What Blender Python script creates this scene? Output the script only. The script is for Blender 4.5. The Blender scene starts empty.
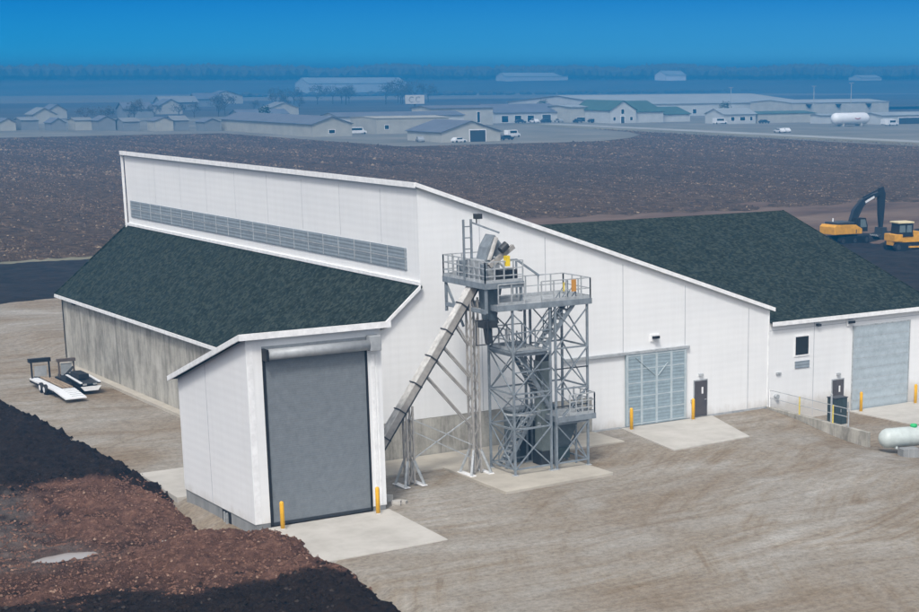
import bpy, bmesh, math, random
from mathutils import Vector, Matrix, noise
random.seed(7)
sc = bpy.context.scene
COL = sc.collection
PI = math.pi
def R(d): return math.radians(d)

# ------------------------------------------------------------------ materials
def nt(name):
    m = bpy.data.materials.new(name); m.use_nodes = True
    t = m.node_tree; b = t.nodes['Principled BSDF']
    return m, t, b
def N(t, kind, **kw):
    n = t.nodes.new(kind)
    for k, v in kw.items():
        if k in n.inputs: n.inputs[k].default_value = v
        else: setattr(n, k, v)
    return n
def ramp(t, fac, stops):
    r = t.nodes.new('ShaderNodeValToRGB')
    e = r.color_ramp.elements
    while len(e) < len(stops): e.new(0.5)
    for el, (p, c) in zip(e, stops): el.position = p; el.color = (*c, 1)
    t.links.new(fac, r.inputs[0]); return r.outputs[0]
def mixc(t, fac, a, b, mode='MIX'):
    m = t.nodes.new('ShaderNodeMix'); m.data_type = 'RGBA'; m.blend_type = mode
    for s, v in ((m.inputs[0], fac), (m.inputs[6], a), (m.inputs[7], b)):
        if hasattr(v, 'is_linked'): t.links.new(v, s)
        else: s.default_value = v if isinstance(v, (int, float)) else (*v, 1)
    return m.outputs[2]
def coords(t, scale=(1, 1, 1), rot=(0, 0, 0)):
    tc = N(t, 'ShaderNodeTexCoord'); mp = N(t, 'ShaderNodeMapping')
    mp.inputs['Scale'].default_value = scale; mp.inputs['Rotation'].default_value = rot
    t.links.new(tc.outputs['Object'], mp.inputs[0]); return mp.outputs[0]
def noisef(t, vec, scale, detail=4, rough=.6, dist=0):
    n = N(t, 'ShaderNodeTexNoise', Scale=scale, Detail=detail, Roughness=rough, Distortion=dist)
    t.links.new(vec, n.inputs['Vector']); return n.outputs[0]
def bump(t, b, h, strength=.4, dist=.05):
    n = N(t, 'ShaderNodeBump', Strength=strength, Distance=dist)
    t.links.new(h, n.inputs['Height']); t.links.new(n.outputs[0], b.inputs['Normal'])
def simple(name, c, rough=.6, metal=0, vary=.12, scale=3.0, spec=.4):
    m, t, b = nt(name)
    v = coords(t); f = noisef(t, v, scale, 5)
    lo = tuple(x * (1 - vary) for x in c); hi = tuple(min(1, x * (1 + vary)) for x in c)
    t.links.new(ramp(t, f, [(.3, lo), (.7, hi)]), b.inputs['Base Color'])
    b.inputs['Roughness'].default_value = rough; b.inputs['Metallic'].default_value = metal
    b.inputs['Specular IOR Level'].default_value = spec
    return m
def two(name, stops, scale, stretch=(1, 1, 1), rough=.85, bmp=0, bscale=None, bdist=.05, detail=8, rot=(0, 0, 0)):
    m, t, b = nt(name)
    v = coords(t, stretch, rot); f = noisef(t, v, scale, detail, .65)
    t.links.new(ramp(t, f, stops), b.inputs['Base Color'])
    b.inputs['Roughness'].default_value = rough; b.inputs['Specular IOR Level'].default_value = .2
    if bmp: bump(t, b, noisef(t, v, bscale or scale * 3, 6, .7), bmp, bdist)
    return m

def panel_white():
    m, t, b = nt('white_panel')
    v = coords(t)
    big = noisef(t, coords(t, (.25, .25, .6)), .6, 5, .6)
    c = ramp(t, big, [(.25, (.77, .775, .775)), (.75, (.855, .855, .845))])
    streak = noisef(t, coords(t, (2.2, 2.2, .12)), 1.6, 4, .7)
    c = mixc(t, .1, c, ramp(t, streak, [(.3, (.6, .59, .56)), (.6, (1, 1, 1))]), 'MULTIPLY')
    sz = N(t, 'ShaderNodeSeparateXYZ'); t.links.new(v, sz.inputs[0])
    dn = N(t, 'ShaderNodeMath', operation='MULTIPLY_ADD'); dn.inputs[1].default_value = 1.6; t.links.new(noisef(t, coords(t, (1.2, 1.2, .5)), 1.2, 6, .7), dn.inputs[0])
    ng = N(t, 'ShaderNodeMath', operation='MULTIPLY'); ng.inputs[1].default_value = -1.0; t.links.new(sz.outputs[2], ng.inputs[0]); t.links.new(ng.outputs[0], dn.inputs[2])
    c = mixc(t, ramp(t, dn.outputs[0], [(.25, (0, 0, 0)), (.95, (.55, .55, .55))]), c, (.42, .37, .30))
    t.links.new(c, b.inputs['Base Color']); b.inputs['Roughness'].default_value = .5
    b.inputs['Specular IOR Level'].default_value = .3
    # horizontal lap lines with slight oil-canning
    w = N(t, 'ShaderNodeTexWave', Scale=.8, Distortion=1.2, Detail=2); w.inputs['Detail Scale'].default_value = .5
    w.bands_direction = 'Z'; t.links.new(v, w.inputs['Vector'])
    bump(t, b, w.outputs[1], .12, .02)
    return m
def shingles():
    m, t, b = nt('dark_green_shingle')
    v = coords(t)
    vo = N(t, 'ShaderNodeTexVoronoi', Scale=6.0); t.links.new(v, vo.inputs['Vector'])
    f = noisef(t, coords(t, (1, 1, 1)), 2.4, 9, .9)
    mx = N(t, 'ShaderNodeMath', operation='ADD'); ml = N(t, 'ShaderNodeMath', operation='MULTIPLY'); ml.inputs[1].default_value = .35
    sep = N(t, 'ShaderNodeSeparateColor'); t.links.new(vo.outputs['Color'], sep.inputs[0])
    t.links.new(sep.outputs[0], ml.inputs[0]); t.links.new(f, mx.inputs[0]); t.links.new(ml.outputs[0], mx.inputs[1])
    t.links.new(ramp(t, mx.outputs[0], [(.45, (.0095, .0145, .0125)), (.66, (.021, .030, .026)), (.90, (.05, .064, .056))]), b.inputs['Base Color'])
    b.inputs['Roughness'].default_value = .95; b.inputs['Specular IOR Level'].default_value = .1
    bump(t, b, mx.outputs[0], .5, .03)
    return m
def stained_concrete():
    m, t, b = nt('stained_concrete')
    f1 = noisef(t, coords(t, (1.1, 1.1, .16)), 1.0, 8, .8, .5)
    f2 = noisef(t, coords(t), .7, 8, .7)
    c = ramp(t, f1, [(.30, (.15, .143, .125)), (.43, (.33, .312, .272)), (.52, (.43, .41, .36)), (.7, (.55, .525, .47))])
    c = mixc(t, .6, c, ramp(t, f2, [(.36, (.45, .44, .41)), (.6, (1.05, 1.05, 1.05))]), 'MULTIPLY')
    br = N(t, 'ShaderNodeTexWave', Scale=.26, Distortion=0); br.bands_direction = 'DIAGONAL'
    br.wave_profile = 'SAW'
    t.links.new(coords(t, (1, 1, 0)), br.inputs['Vector'])
    c = mixc(t, .16, c, ramp(t, br.outputs[1], [(.0, (.35, .34, .32)), (.04, (1, 1, 1)), (1, (.9, .9, .88))]), 'MULTIPLY')
    t.links.new(c, b.inputs['Base Color']); b.inputs['Roughness'].default_value = .9
    bump(t, b, f2, .3, .03)
    return m
def gravel():
    m, t, b = nt('gravel')
    v = coords(t)
    big = noisef(t, coords(t, (.8, 1, 1)), .085, 7, .62, 1.2)
    c = ramp(t, big, [(.32, (.225, .18, .132)), (.44, (.272, .238, .195)), (.54, (.298, .275, .240)), (.68, (.375, .36, .332))])
    # wheel tracks: long warped streaks swinging from the doors towards the lower right
    wv = N(t, 'ShaderNodeTexNoise', Scale=.035, Detail=2); t.links.new(v, wv.inputs['Vector'])
    ad = N(t, 'ShaderNodeVectorMath', operation='MULTIPLY_ADD'); ad.inputs[1].default_value = (13, 13, 0)
    t.links.new(wv.outputs['Color'], ad.inputs[0]); t.links.new(v, ad.inputs[2])
    mp = N(t, 'ShaderNodeMapping'); mp.inputs['Scale'].default_value = (.045, 1.5, 1); mp.inputs['Rotation'].default_value = (0, 0, R(20)); t.links.new(ad.outputs[0], mp.inputs[0])
    tr = noisef(t, mp.outputs[0], .95, 7, .72, .3)
    c = mixc(t, .55, c, ramp(t, tr, [(.34, (.68, .57, .45)), (.47, (.97, .94, .90)), (.6, (1.05, 1.05, 1.05)), (.74, (1.25, 1.25, 1.25))]), 'MULTIPLY')
    # arcs left by turning vehicles: irregular streaks round two turning centres
    for (ox, oy, kr, msk, stg) in ((-36, -112, 1.15, .10, .75), (-84, -34, 1.5, .13, .6)):
        vs = N(t, 'ShaderNodeVectorMath', operation='ADD'); vs.inputs[1].default_value = (ox, oy, 0)
        wp = N(t, 'ShaderNodeVectorMath', operation='MULTIPLY_ADD'); wp.inputs[1].default_value = (5, 5, 0); t.links.new(wv.outputs['Color'], wp.inputs[0]); t.links.new(v, wp.inputs[2])
        t.links.new(wp.outputs[0], vs.inputs[0])
        sx2 = N(t, 'ShaderNodeSeparateXYZ'); t.links.new(vs.outputs[0], sx2.inputs[0])
        fl = N(t, 'ShaderNodeCombineXYZ'); t.links.new(sx2.outputs[0], fl.inputs[0]); t.links.new(sx2.outputs[1], fl.inputs[1])
        ln = N(t, 'ShaderNodeVectorMath', operation='LENGTH'); t.links.new(fl.outputs[0], ln.inputs[0])
        at = N(t, 'ShaderNodeMath', operation='ARCTAN2'); t.links.new(sx2.outputs[1], at.inputs[0]); t.links.new(sx2.outputs[0], at.inputs[1])
        cm = N(t, 'ShaderNodeCombineXYZ'); t.links.new(ln.outputs['Value'], cm.inputs[0])
        a5 = N(t, 'ShaderNodeMath', operation='MULTIPLY'); a5.inputs[1].default_value = 2.5; t.links.new(at.outputs[0], a5.inputs[0]); t.links.new(a5.outputs[0], cm.inputs[1])
        st = noisef(t, cm.outputs[0], kr, 6, .7)
        mk = ramp(t, noisef(t, v, msk, 4, .6, .5), [(.42, (0, 0, 0)), (.6, (stg, stg, stg))])
        c = mixc(t, mk, c, mixc(t, 1.0, c, ramp(t, st, [(.34, (.68, .55, .41)), (.46, (.96, .92, .86)), (.56, (1.03, 1.03, 1.03)), (.7, (1.2, 1.2, 1.19))]), 'MULTIPLY'))
    g = noisef(t, v, 3.2, 7, .9)
    c = mixc(t, .8, c, ramp(t, g, [(.36, (.55, .53, .51)), (.5, (1, 1, 1)), (.66, (1.4, 1.39, 1.37))]), 'MULTIPLY')
    sp = noisef(t, v, .9, 6, .8)
    c = mixc(t, .5, c, ramp(t, sp, [(.35, (.78, .75, .71)), (.55, (1, 1, 1)), (.72, (1.16, 1.16, 1.16))]), 'MULTIPLY')
    t.links.new(c, b.inputs['Base Color']); b.inputs['Roughness'].default_value = .95
    b.inputs['Specular IOR Level'].default_value = .15
    bump(t, b, g, .6, .05)
    return m
def ploughed():
    m, t, b = nt('ploughed_earth')
    rows = noisef(t, coords(t, (1, .16, 1), (0, 0, R(4))), .9, 5, .75)
    cl = noisef(t, coords(t), .55, 8, .8)
    big = noisef(t, coords(t), .012, 4, .5)
    c = ramp(t, cl, [(.33, (.038, .024, .015)), (.5, (.105, .070, .044)), (.62, (.17, .12, .08)), (.74, (.30, .235, .165))])
    c = mixc(t, .7, c, ramp(t, rows, [(.3, (.42, .41, .4)), (.5, (.9, .9, .9)), (.72, (1.5, 1.45, 1.4))]), 'MULTIPLY')
    c = mixc(t, .6, c, ramp(t, big, [(.3, (.66, .66, .68)), (.6, (1.1, 1.05, 1.0))]), 'MULTIPLY')
    t.links.new(c, b.inputs['Base Color']); b.inputs['Roughness'].default_value = 1
    b.inputs['Specular IOR Level'].default_value = .1
    bump(t, b, cl, .9, .5)
    return m
def soil():
    m, t, b = nt('turned_soil')
    at = N(t, 'ShaderNodeVertexColor', layer_name='clay')
    f = noisef(t, coords(t), 2.4, 9, .75)
    dark = ramp(t, f, [(.35, (.011, .0075, .006)), (.6, (.030, .021, .017)), (.8, (.08, .064, .054))])
    red = ramp(t, f, [(.30, (.045, .026, .02)), (.5, (.125, .066, .047)), (.62, (.19, .105, .075)), (.78, (.36, .24, .17))])
    grey = ramp(t, f, [(.3, (.05, .042, .04)), (.7, (.17, .145, .13))])
    s = N(t, 'ShaderNodeSeparateColor'); t.links.new(at.outputs[0], s.inputs[0])
    c = mixc(t, s.outputs[0], dark, red); c = mixc(t, s.outputs[1], c, grey)
    t.links.new(c, b.inputs['Base Color']); b.inputs['Roughness'].default_value = 1
    b.inputs['Specular IOR Level'].default_value = .08
    bump(t, b, noisef(t, coords(t), 5, 8, .8), .9, .12)
    return m

WHITE = panel_white(); SHING = shingles(); CONC = stained_concrete(); GRAV = gravel(); FIELD = ploughed(); SOIL = soil()
TRIM = simple('white_trim', (.83, .83, .825), .45)
SEAM = simple('panel_seam', (.5, .51, .53), .6)
def fade_door(name, c, ribs, axis='Z', bs=.4):
    m, t, b = nt(name); v = coords(t); f = noisef(t, v, 2.5, 7, .75)
    col = ramp(t, f, [(.3, tuple(x * .82 for x in c)), (.7, tuple(x * 1.15 for x in c))])
    t.links.new(col, b.inputs['Base Color']); b.inputs['Roughness'].default_value = .55
    w = N(t, 'ShaderNodeTexWave', Scale=ribs); w.bands_direction = axis; t.links.new(v, w.inputs['Vector'])
    bump(t, b, w.outputs[1], bs, .03); return m
ROLL = fade_door('grey_roller_curtain', (.175, .195, .21), 3.2, 'Z', .09)
PALED = fade_door('pale_blue_grey_door', (.40, .46, .49), .6)
SLIDE = fade_door('slatted_sliding_door', (.27, .34, .375), 1.6)
SLRIB = simple('door_rib_grey', (.44, .50, .52), .5)
LOUV = fade_door('louvre_grey', (.25, .29, .32), 1.6)
BLACK = simple('black_rubber', (.012, .012, .013), .6)
DKMET = simple('dark_metal', (.045, .048, .052), .5, .2)
GALV = simple('galvanised_steel', (.40, .42, .43), .5, .1, .25, 4)
BLUEST = simple('blue_grey_steel', (.215, .245, .27), .55, .1, .25, 3)
COVER = simple('weathered_cover_steel', (.58, .56, .525), .55, .1, .3, 3)
HOOD = simple('light_grey_hood', (.36, .375, .385), .5, .1, .15, 3)
TANMET = simple('weathered_trough_steel', (.36, .34, .315), .55, .05, .2, 3)
DOORBR = simple('brown_grey_steel_door', (.085, .075, .075), .5)
GLASS = simple('dark_glass', (.012, .016, .018), .12, 0, .1, 1, .6)
YEL = simple('safety_yellow', (.78, .42, .02), .5, 0, .12, 6)
LIME = simple('faded_yellow_paint', (.66, .52, .10), .55, 0, .15, 6)
CATY = simple('machine_yellow', (.68, .33, .025), .45, 0, .2, 2)
SLAB = two('pale_concrete_slab', [(.3, (.40, .375, .335)), (.55, (.50, .475, .43)), (.75, (.56, .535, .49))], .5, rough=.85, bmp=.15, bscale=6, bdist=.02)
SLAB2 = two('tan_concrete_slab', [(.3, (.37, .335, .28)), (.7, (.51, .47, .40))], .6, rough=.85, bmp=.15, bscale=6, bdist=.02)
FOUND = two('foundation_concrete', [(.3, (.20, .205, .205)), (.7, (.34, .345, .34))], 1.0, (1, 1, .5), .9, .2, 4, .02)
WOOD = two('plank_timber', [(.3, (.22, .16, .11)), (.7, (.42, .33, .24))], 2, (3, .4, 3))
TARMAC = two('pale_tarmac', [(.3, (.30, .30, .29)), (.7, (.42, .42, .40))], .06)
VERGE = two('dry_verge_grass', [(.3, (.12, .115, .075)), (.5, (.19, .18, .125)), (.75, (.30, .28, .21))], .05, (1, .3, 1))
LOT = two('yard_gravel_far', [(.3, (.13, .125, .105)), (.7, (.25, .24, .21))], .04)
DARKF = two('dark_far_field', [(.3, (.045, .04, .036)), (.7, (.11, .095, .08))], .004, (1, 3, 1))
TANF = two('stubble_far_field', [(.3, (.14, .12, .09)), (.7, (.23, .20, .15))], .004, (1, 3, 1))
BARE = two('bare_brown_soil', [(.3, (.06, .036, .025)), (.5, (.13, .084, .06)), (.75, (.21, .15, .11))], .10, (.35, 1, 1), .95, .6, .8, .25)
TOPS = two('black_topsoil', [(.35, (.009, .007, .006)), (.6, (.026, .02, .017)), (.85, (.065, .05, .043))], .5, rough=.95, bmp=.7, bscale=1.2, bdist=.3)
TWIG = two('bare_twig_crown', [(.3, (.055, .05, .042)), (.7, (.13, .115, .095))], 1.0)
BARK = two('bark', [(.3, (.05, .04, .034)), (.7, (.11, .09, .075))], 2.0, (1, 1, .3))
EVERG = two('evergreen_crown', [(.3, (.02, .035, .022)), (.7, (.05, .08, .045))], 1.0)
BEIGE = simple('beige_siding', (.38, .365, .315), .7, 0, .1, .3)
HAZED = simple('haze_dimmed_siding', (.21, .22, .225), .7, 0, .1, .3)  # siding colour darkened to paint in the dimming of far haze
CREAM = simple('cream_siding', (.43, .42, .375), .7, 0, .1, .3)
OFFW = simple('off_white_siding', (.50, .51, .50), .7, 0, .08, .3)
BLUGR = simple('blue_grey_roofing', (.13, .145, .18), .6, 0, .12, .2)
PALER = simple('pale_metal_roofing', (.33, .36, .37), .45, .1, .1, .1)
GRNR = simple('green_metal_roofing', (.06, .12, .10), .5, .1, .15, .2)
TANKW = simple('white_tank_paint', (.78, .79, .80), .35, 0, .05, 1)
TANKG = simple('pale_grey_tank_paint', (.50, .55, .53), .4, 0, .12, 2)
GREEN = simple('green_cap_paint', (.03, .42, .14), .45)
REDM = simple('red_marking', (.42, .09, .08), .5)
ORANGE = simple('orange_guard_paint', (.55, .26, .05), .5)
DKGRN = simple('dark_teal_cabinet', (.045, .065, .068), .5, .1, .2, 3)
CARW = simple('white_car_paint', (.75, .76, .77), .3)
CARD = simple('dark_car_paint', (.03, .035, .045), .3)
CARS = simple('silver_car_paint', (.40, .42, .43), .3, .3)

# ------------------------------------------------------------------ builders
class MB:
    def __init__(s): s.v = []; s.f = []; s.m = []; s.cur = 0
    def slot(s, i): s.cur = i; return s
    def face(s, pts):
        b = len(s.v); s.v += [tuple(p) for p in pts]; s.f.append(tuple(range(b, b + len(pts)))); s.m.append(s.cur); return s
    def idx(s, vs, fs):
        b = len(s.v); s.v += [tuple(p) for p in vs]
        for f in fs: s.f.append(tuple(i + b for i in f)); s.m.append(s.cur)
        return s
    def box(s, x0, x1, y0, y1, z0, z1):
        vs = [(x, y, z) for z in (z0, z1) for y in (y0, y1) for x in (x0, x1)]
        return s.idx(vs, [(0, 2, 3, 1), (4, 5, 7, 6), (0, 1, 5, 4), (2, 6, 7, 3), (0, 4, 6, 2), (1, 3, 7, 5)])
    def beam(s, p, q, w, h=None, up=(0, 0, 1)):
        p = Vector(p); q = Vector(q); d = (q - p)
        if d.length < 1e-6: return s
        d.normalize(); u = Vector(up)
        if abs(d.dot(u)) > .98: u = Vector((1, 0, 0))
        a = d.cross(u).normalized() * (w / 2); b = a.normalized().cross(d) * ((h or w) / 2)
        vs = [p - a - b, p + a - b, p + a + b, p - a + b, q - a - b, q + a - b, q + a + b, q - a + b]
        return s.idx(vs, [(0, 1, 2, 3), (7, 6, 5, 4), (0, 4, 5, 1), (1, 5, 6, 2), (2, 6, 7, 3), (3, 7, 4, 0)])
    def tube(s, p, q, r, r2=None, n=10, cap=True):
        p = Vector(p); q = Vector(q); d = (q - p).normalized(); r2 = r if r2 is None else r2
        u = Vector((0, 0, 1)) if abs(d.z) < .95 else Vector((1, 0, 0))
        a = d.cross(u).normalized(); b = a.cross(d)
        vs = []
        for c, rr in ((p, r), (q, r2)):
            for i in range(n):
                t = 2 * PI * i / n; vs.append(c + a * (rr * math.cos(t)) + b * (rr * math.sin(t)))
        fs = [(i, (i + 1) % n, n + (i + 1) % n, n + i) for i in range(n)]
        if cap: fs += [tuple(range(n - 1, -1, -1)), tuple(range(n, 2 * n))]
        return s.idx(vs, fs)
    def lathe(s, p, d, prof, n=16):
        # prof: list of (t, r) along direction d from p
        p = Vector(p); d = Vector(d).normalized()
        u = Vector((0, 0, 1)) if abs(d.z) < .95 else Vector((1, 0, 0))
        a = d.cross(u).normalized(); b = a.cross(d); vs = []; fs = []
        for t, r in prof:
            for i in range(n):
                k = 2 * PI * i / n; vs.append(p + d * t + a * (r * math.cos(k)) + b * (r * math.sin(k)))
        for j in range(len(prof) - 1):
            for i in range(n): fs.append((j * n + i, j * n + (i + 1) % n, (j + 1) * n + (i + 1) % n, (j + 1) * n + i))
        fs += [tuple(range(n - 1, -1, -1)), tuple(range((len(prof) - 1) * n, len(prof) * n))]
        return s.idx(vs, fs)
    def prism(s, poly, off):
        # polygon (3d points) extruded by vector off
        o = Vector(off); n = len(poly); vs = [Vector(p) for p in poly] + [Vector(p) + o for p in poly]
        fs = [tuple(range(n)), tuple(range(2 * n - 1, n - 1, -1))] + [(i, n + i, n + (i + 1) % n, (i + 1) % n) for i in range(n)]
        return s.idx(vs, fs)
    def build(s, name, mats, parent=None, smooth=False, bevel=0, loc=None):
        me = bpy.data.meshes.new(name); me.from_pydata(s.v, [], s.f)
        if not isinstance(mats, (list, tuple)): mats = [mats]
        for m in mats: me.materials.append(m)
        for p, mi in zip(me.polygons, s.m): p.material_index = mi; p.use_smooth = smooth
        bm = bmesh.new(); bm.from_mesh(me); bmesh.ops.recalc_face_normals(bm, faces=bm.faces)
        bm.to_mesh(me); bm.free()
        o = bpy.data.objects.new(name, me); COL.objects.link(o)
        if parent: o.parent = parent
        if loc: o.location = loc
        if bevel:
            md = o.modifiers.new('bevel', 'BEVEL'); md.width = bevel; md.segments = 2; md.limit_method = 'ANGLE'
        return o
def tag(o, label, cat, group=None):
    o['label'] = label; o['category'] = cat
    if group: o['group'] = group
    return o
def thing(name, label, cat, loc=(0, 0, 0), rz=0, group=None):
    o = bpy.data.objects.new(name, None); COL.objects.link(o); o.empty_display_size = .3
    o.location = loc; o.rotation_euler = (0, 0, rz); return tag(o, label, cat, group)
def struct(o): o['kind'] = 'structure'; return o
def copy_tree(root, loc, rz, label, group=None):
    r = root.copy(); COL.objects.link(r); r.location = loc; r.rotation_euler = (0, 0, rz); r['label'] = label
    if group: r['group'] = group
    for ch in list(root.children):
        c = ch.copy(); COL.objects.link(c); c.parent = r
        for g in list(ch.children):
            d = g.copy(); COL.objects.link(d); d.parent = c
    return r
def smooth(a, b, x):
    t = max(0, min(1, (x - a) / (b - a))); return t * t * (3 - 2 * t)
def fbm(x, y, s, o=4, seed=0):
    return noise.fractal(Vector((x * s + seed * 17.3, y * s - seed * 9.1, seed * 3.7)), .9, 2.1, o)
def grid(name, xs, ys, zf, mat, inside=None, sm=True):
    vs = []; id_ = {}; fs = []
    for j, y in enumerate(ys):
        for i, x in enumerate(xs):
            id_[i, j] = len(vs); vs.append((x, y, zf(x, y)))
    for j in range(len(ys) - 1):
        for i in range(len(xs) - 1):
            if inside and not inside((xs[i] + xs[i + 1]) / 2, (ys[j] + ys[j + 1]) / 2): continue
            fs.append((id_[i, j], id_[i + 1, j], id_[i + 1, j + 1], id_[i, j + 1]))
    me = bpy.data.meshes.new(name); me.from_pydata(vs, [], fs); me.materials.append(mat)
    for p in me.polygons: p.use_smooth = sm
    o = bpy.data.objects.new(name, me); COL.objects.link(o); return o
def fr(a, b, st):
    n = max(1, round((b - a) / st)); return [a + (b - a) * i / n for i in range(n + 1)]

# ------------------------------------------------------------------ terrain
def yard_z(x, y):
    if x > 66.1 and y > 70.9: d = 1
    else: d = smooth(60.5, 68.5, x) * smooth(46, 67, y) * (1 - smooth(71.2, 79.8, y))
    z = -1.0 * d * (1 - smooth(92, 110, x))
    left = smooth(78, 84, y) * (1 - smooth(37, 39, x)) * (1 - smooth(126, 150, y))
    z -= .5 * left
    z -= .9 * (1 - smooth(28.6, 29.4, x)) * (1 - smooth(80, 86, y))
    return z + .03 * fbm(x, y, .25, 3)
# base sheet = the ploughed field, out to the horizon
struct(grid('ploughed_field', [-9000, -3000, -500, 20, 130, 250, 500, 1200, 3000, 9000], [-600, 0, 40, 160, 300, 600, 1500, 3000, 9000], lambda x, y: -1.9, FIELD, sm=False))
# near part of the field with real clods
def field_z(x, y):
    e = min(smooth(191, 193.5, y + .6 * fbm(x, y, .3, 3)), 1)
    if x > 80:
        e = smooth(0, 6, max(y - (204 - .1 * (x - 125)), 0))
    c = fbm(x, y * .4, .55, 4) * .16 + fbm(x, y, 1.7, 3) * .10
    return (-1.8 + 1.78 * e + c * e)
XF = fr(30, 250, .8); YF = fr(188, 330, .8)
near = grid('field_furrows', XF, YF, lambda x, y: field_z(x, y) * (1 - .0) , FIELD); struct(near)
def strip(name, pts, z, mat, th=.4):
    m = MB(); m.prism([(x, y, z - th) for x, y in pts], (0, 0, th)); return struct(m.build(name, mat))
def clods(name, n, x0, x1, y0, y1, s0, s1, mats, seed, test):
    r_ = random.Random(seed); q = MB()
    for k in range(n):
        x = r_.uniform(x0, x1); y = r_.uniform(y0, y1)
        if not test(x, y): continue
        w_ = fbm(x, y * .05, .22, 3, 6)
        if r_.random() > .55 + w_ + .33 * math.sin(x * 1.55 + 2.0 * fbm(x, y, .04, 2)): continue
        s_ = r_.uniform(s0, s1) * (1 + .5 * (r_.random() < .05)); h_ = s_ * r_.uniform(.45, .9); a = r_.uniform(0, 6.28); ca_, sa_ = math.cos(a) * s_, math.sin(a) * s_
        q.slot(0 if r_.random() < .66 - .55 * fbm(x + 40, y * .05, .3, 2, 9) else (1 if r_.random() < .84 else 2))
        z = field_z(x, y) - .05 if x < 250 and y < 330 else -.06
        e_ = r_.uniform(.5, 1)
        q.idx([(x + ca_, y + sa_, z), (x - sa_ * e_, y + ca_ * e_, z), (x - ca_, y - sa_, z), (x + sa_ * e_, y - ca_ * e_, z), (x + r_.uniform(-.4, .4) * s_, y + r_.uniform(-.4, .4) * s_, z + h_)], [(0, 1, 4), (1, 2, 4), (2, 3, 4), (3, 0, 4)])
    o = q.build(name, mats); o['kind'] = 'stuff'; return o
CL1 = simple('dark_clod', (.062, .039, .025), 1, 0, .3, .3); CL2 = simple('brown_clod', (.15, .10, .064), 1, 0, .3, .3); CL3 = simple('straw_clod', (.27, .205, .135), 1, 0, .3, .3)
def lot_y(x):
    P = ((290, 430), (312, 446), (330, 466), (342, 490), (349, 520), (360, 580))
    for (a, b), (c, d) in zip(P, P[1:]):
        if x <= c: return b + (d - b) * (x - a) / (c - a) - 1.5
    return 600
okf = lambda x, y: y > (205 - .1 * (x - 125) if x > 80 else 193) and -.35 * y - 40 < x - .35 * y and x < 1.35 * y + 20
clods('field_clods', 200000, 40, 330, 192, 340, .10, .27, [CL1, CL2, CL3], 21, okf)
clods('field_clods', 110000, 60, 350, 340, 555, .16, .42, [CL1, CL2, CL3], 22, lambda x, y: not (x > 224 and y > 429 and (x < 291 or y > lot_y(x))))
# rest of the field at grade (four slabs round the near patch)
strip('ploughed_field', [(-900, 188), (30, 188), (30, 560), (-900, 560)], -.03, FIELD)
strip('ploughed_field', [(250, 60), (356, 60), (356, 560), (250, 560)], -.03, FIELD)
strip('ploughed_field', [(30, 330), (250, 330), (250, 560), (30, 560)], -.034, FIELD)
strip('ploughed_field', [(-900, -200), (15, -200), (15, 187.9), (-900, 187.9)], -1.0, FIELD)
# gravel yard
xs = sorted(set([round(v, 3) for v in fr(27, 66.0, 1.0) + [66.05, 66.2] + fr(67, 112, 1.0)]))
ys = sorted(set([round(v, 3) for v in fr(25, 70, 1.0) + [70.85, 71.0] + fr(72, 160, 1.0)]))
def in_yard(x, y):
    if y > 157.5 + (x - 42) * .30 + .5 * fbm(x, y, .2, 2): return False
    if x > 84 and y > 98 + (112 - x) * .6: return False
    return True
struct(grid('gravel_yard', xs, ys, yard_z, GRAV, in_yard))
# topsoil strip behind the yard
struct(grid('topsoil_strip', fr(20, 128, 1.0), fr(154, 193, 1.0), lambda x, y: -.35 + .5 * smooth(155.5, 158.5, y - (x - 42) * .3) * (1 - smooth(189, 192.5, y)) + .14 * fbm(x, y, .35, 4), TOPS))
struct(grid('dry_grass_edge', fr(20, 128, .8), fr(190.3, 192.6, .5), lambda x, y: .02 + .16 * fbm(x, y, .9, 3) - .02 * abs(y - 191.4), VERGE))
# bare ground and black soil round the excavators
def bare_z(x, y): return -.15 + .35 * fbm(x, y, .12, 4) + .12 * fbm(x, y, .7, 3)
struct(grid('bare_soil', fr(112, 300, 2), fr(150, 212, 2), bare_z, BARE))
def tops_z(x, y):
    d = smooth(95, 125, y) * (1 - smooth(165, 172, y + .04 * (x - 120)))
    pile = 1.3 * math.exp(-(((x - 126) / 9) ** 2 + ((y - 136) / 9) ** 2)) + .9 * math.exp(-(((x - 140) / 7) ** 2 + ((y - 138) / 5) ** 2))
    return -.75 + .72 * d + pile * .5 + .22 * fbm(x, y, .25, 5) + .1 * fbm(x, y, .9, 3)
struct(grid('black_topsoil', fr(84, 190, 1), fr(98, 173, 1), tops_z, TOPS))
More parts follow.
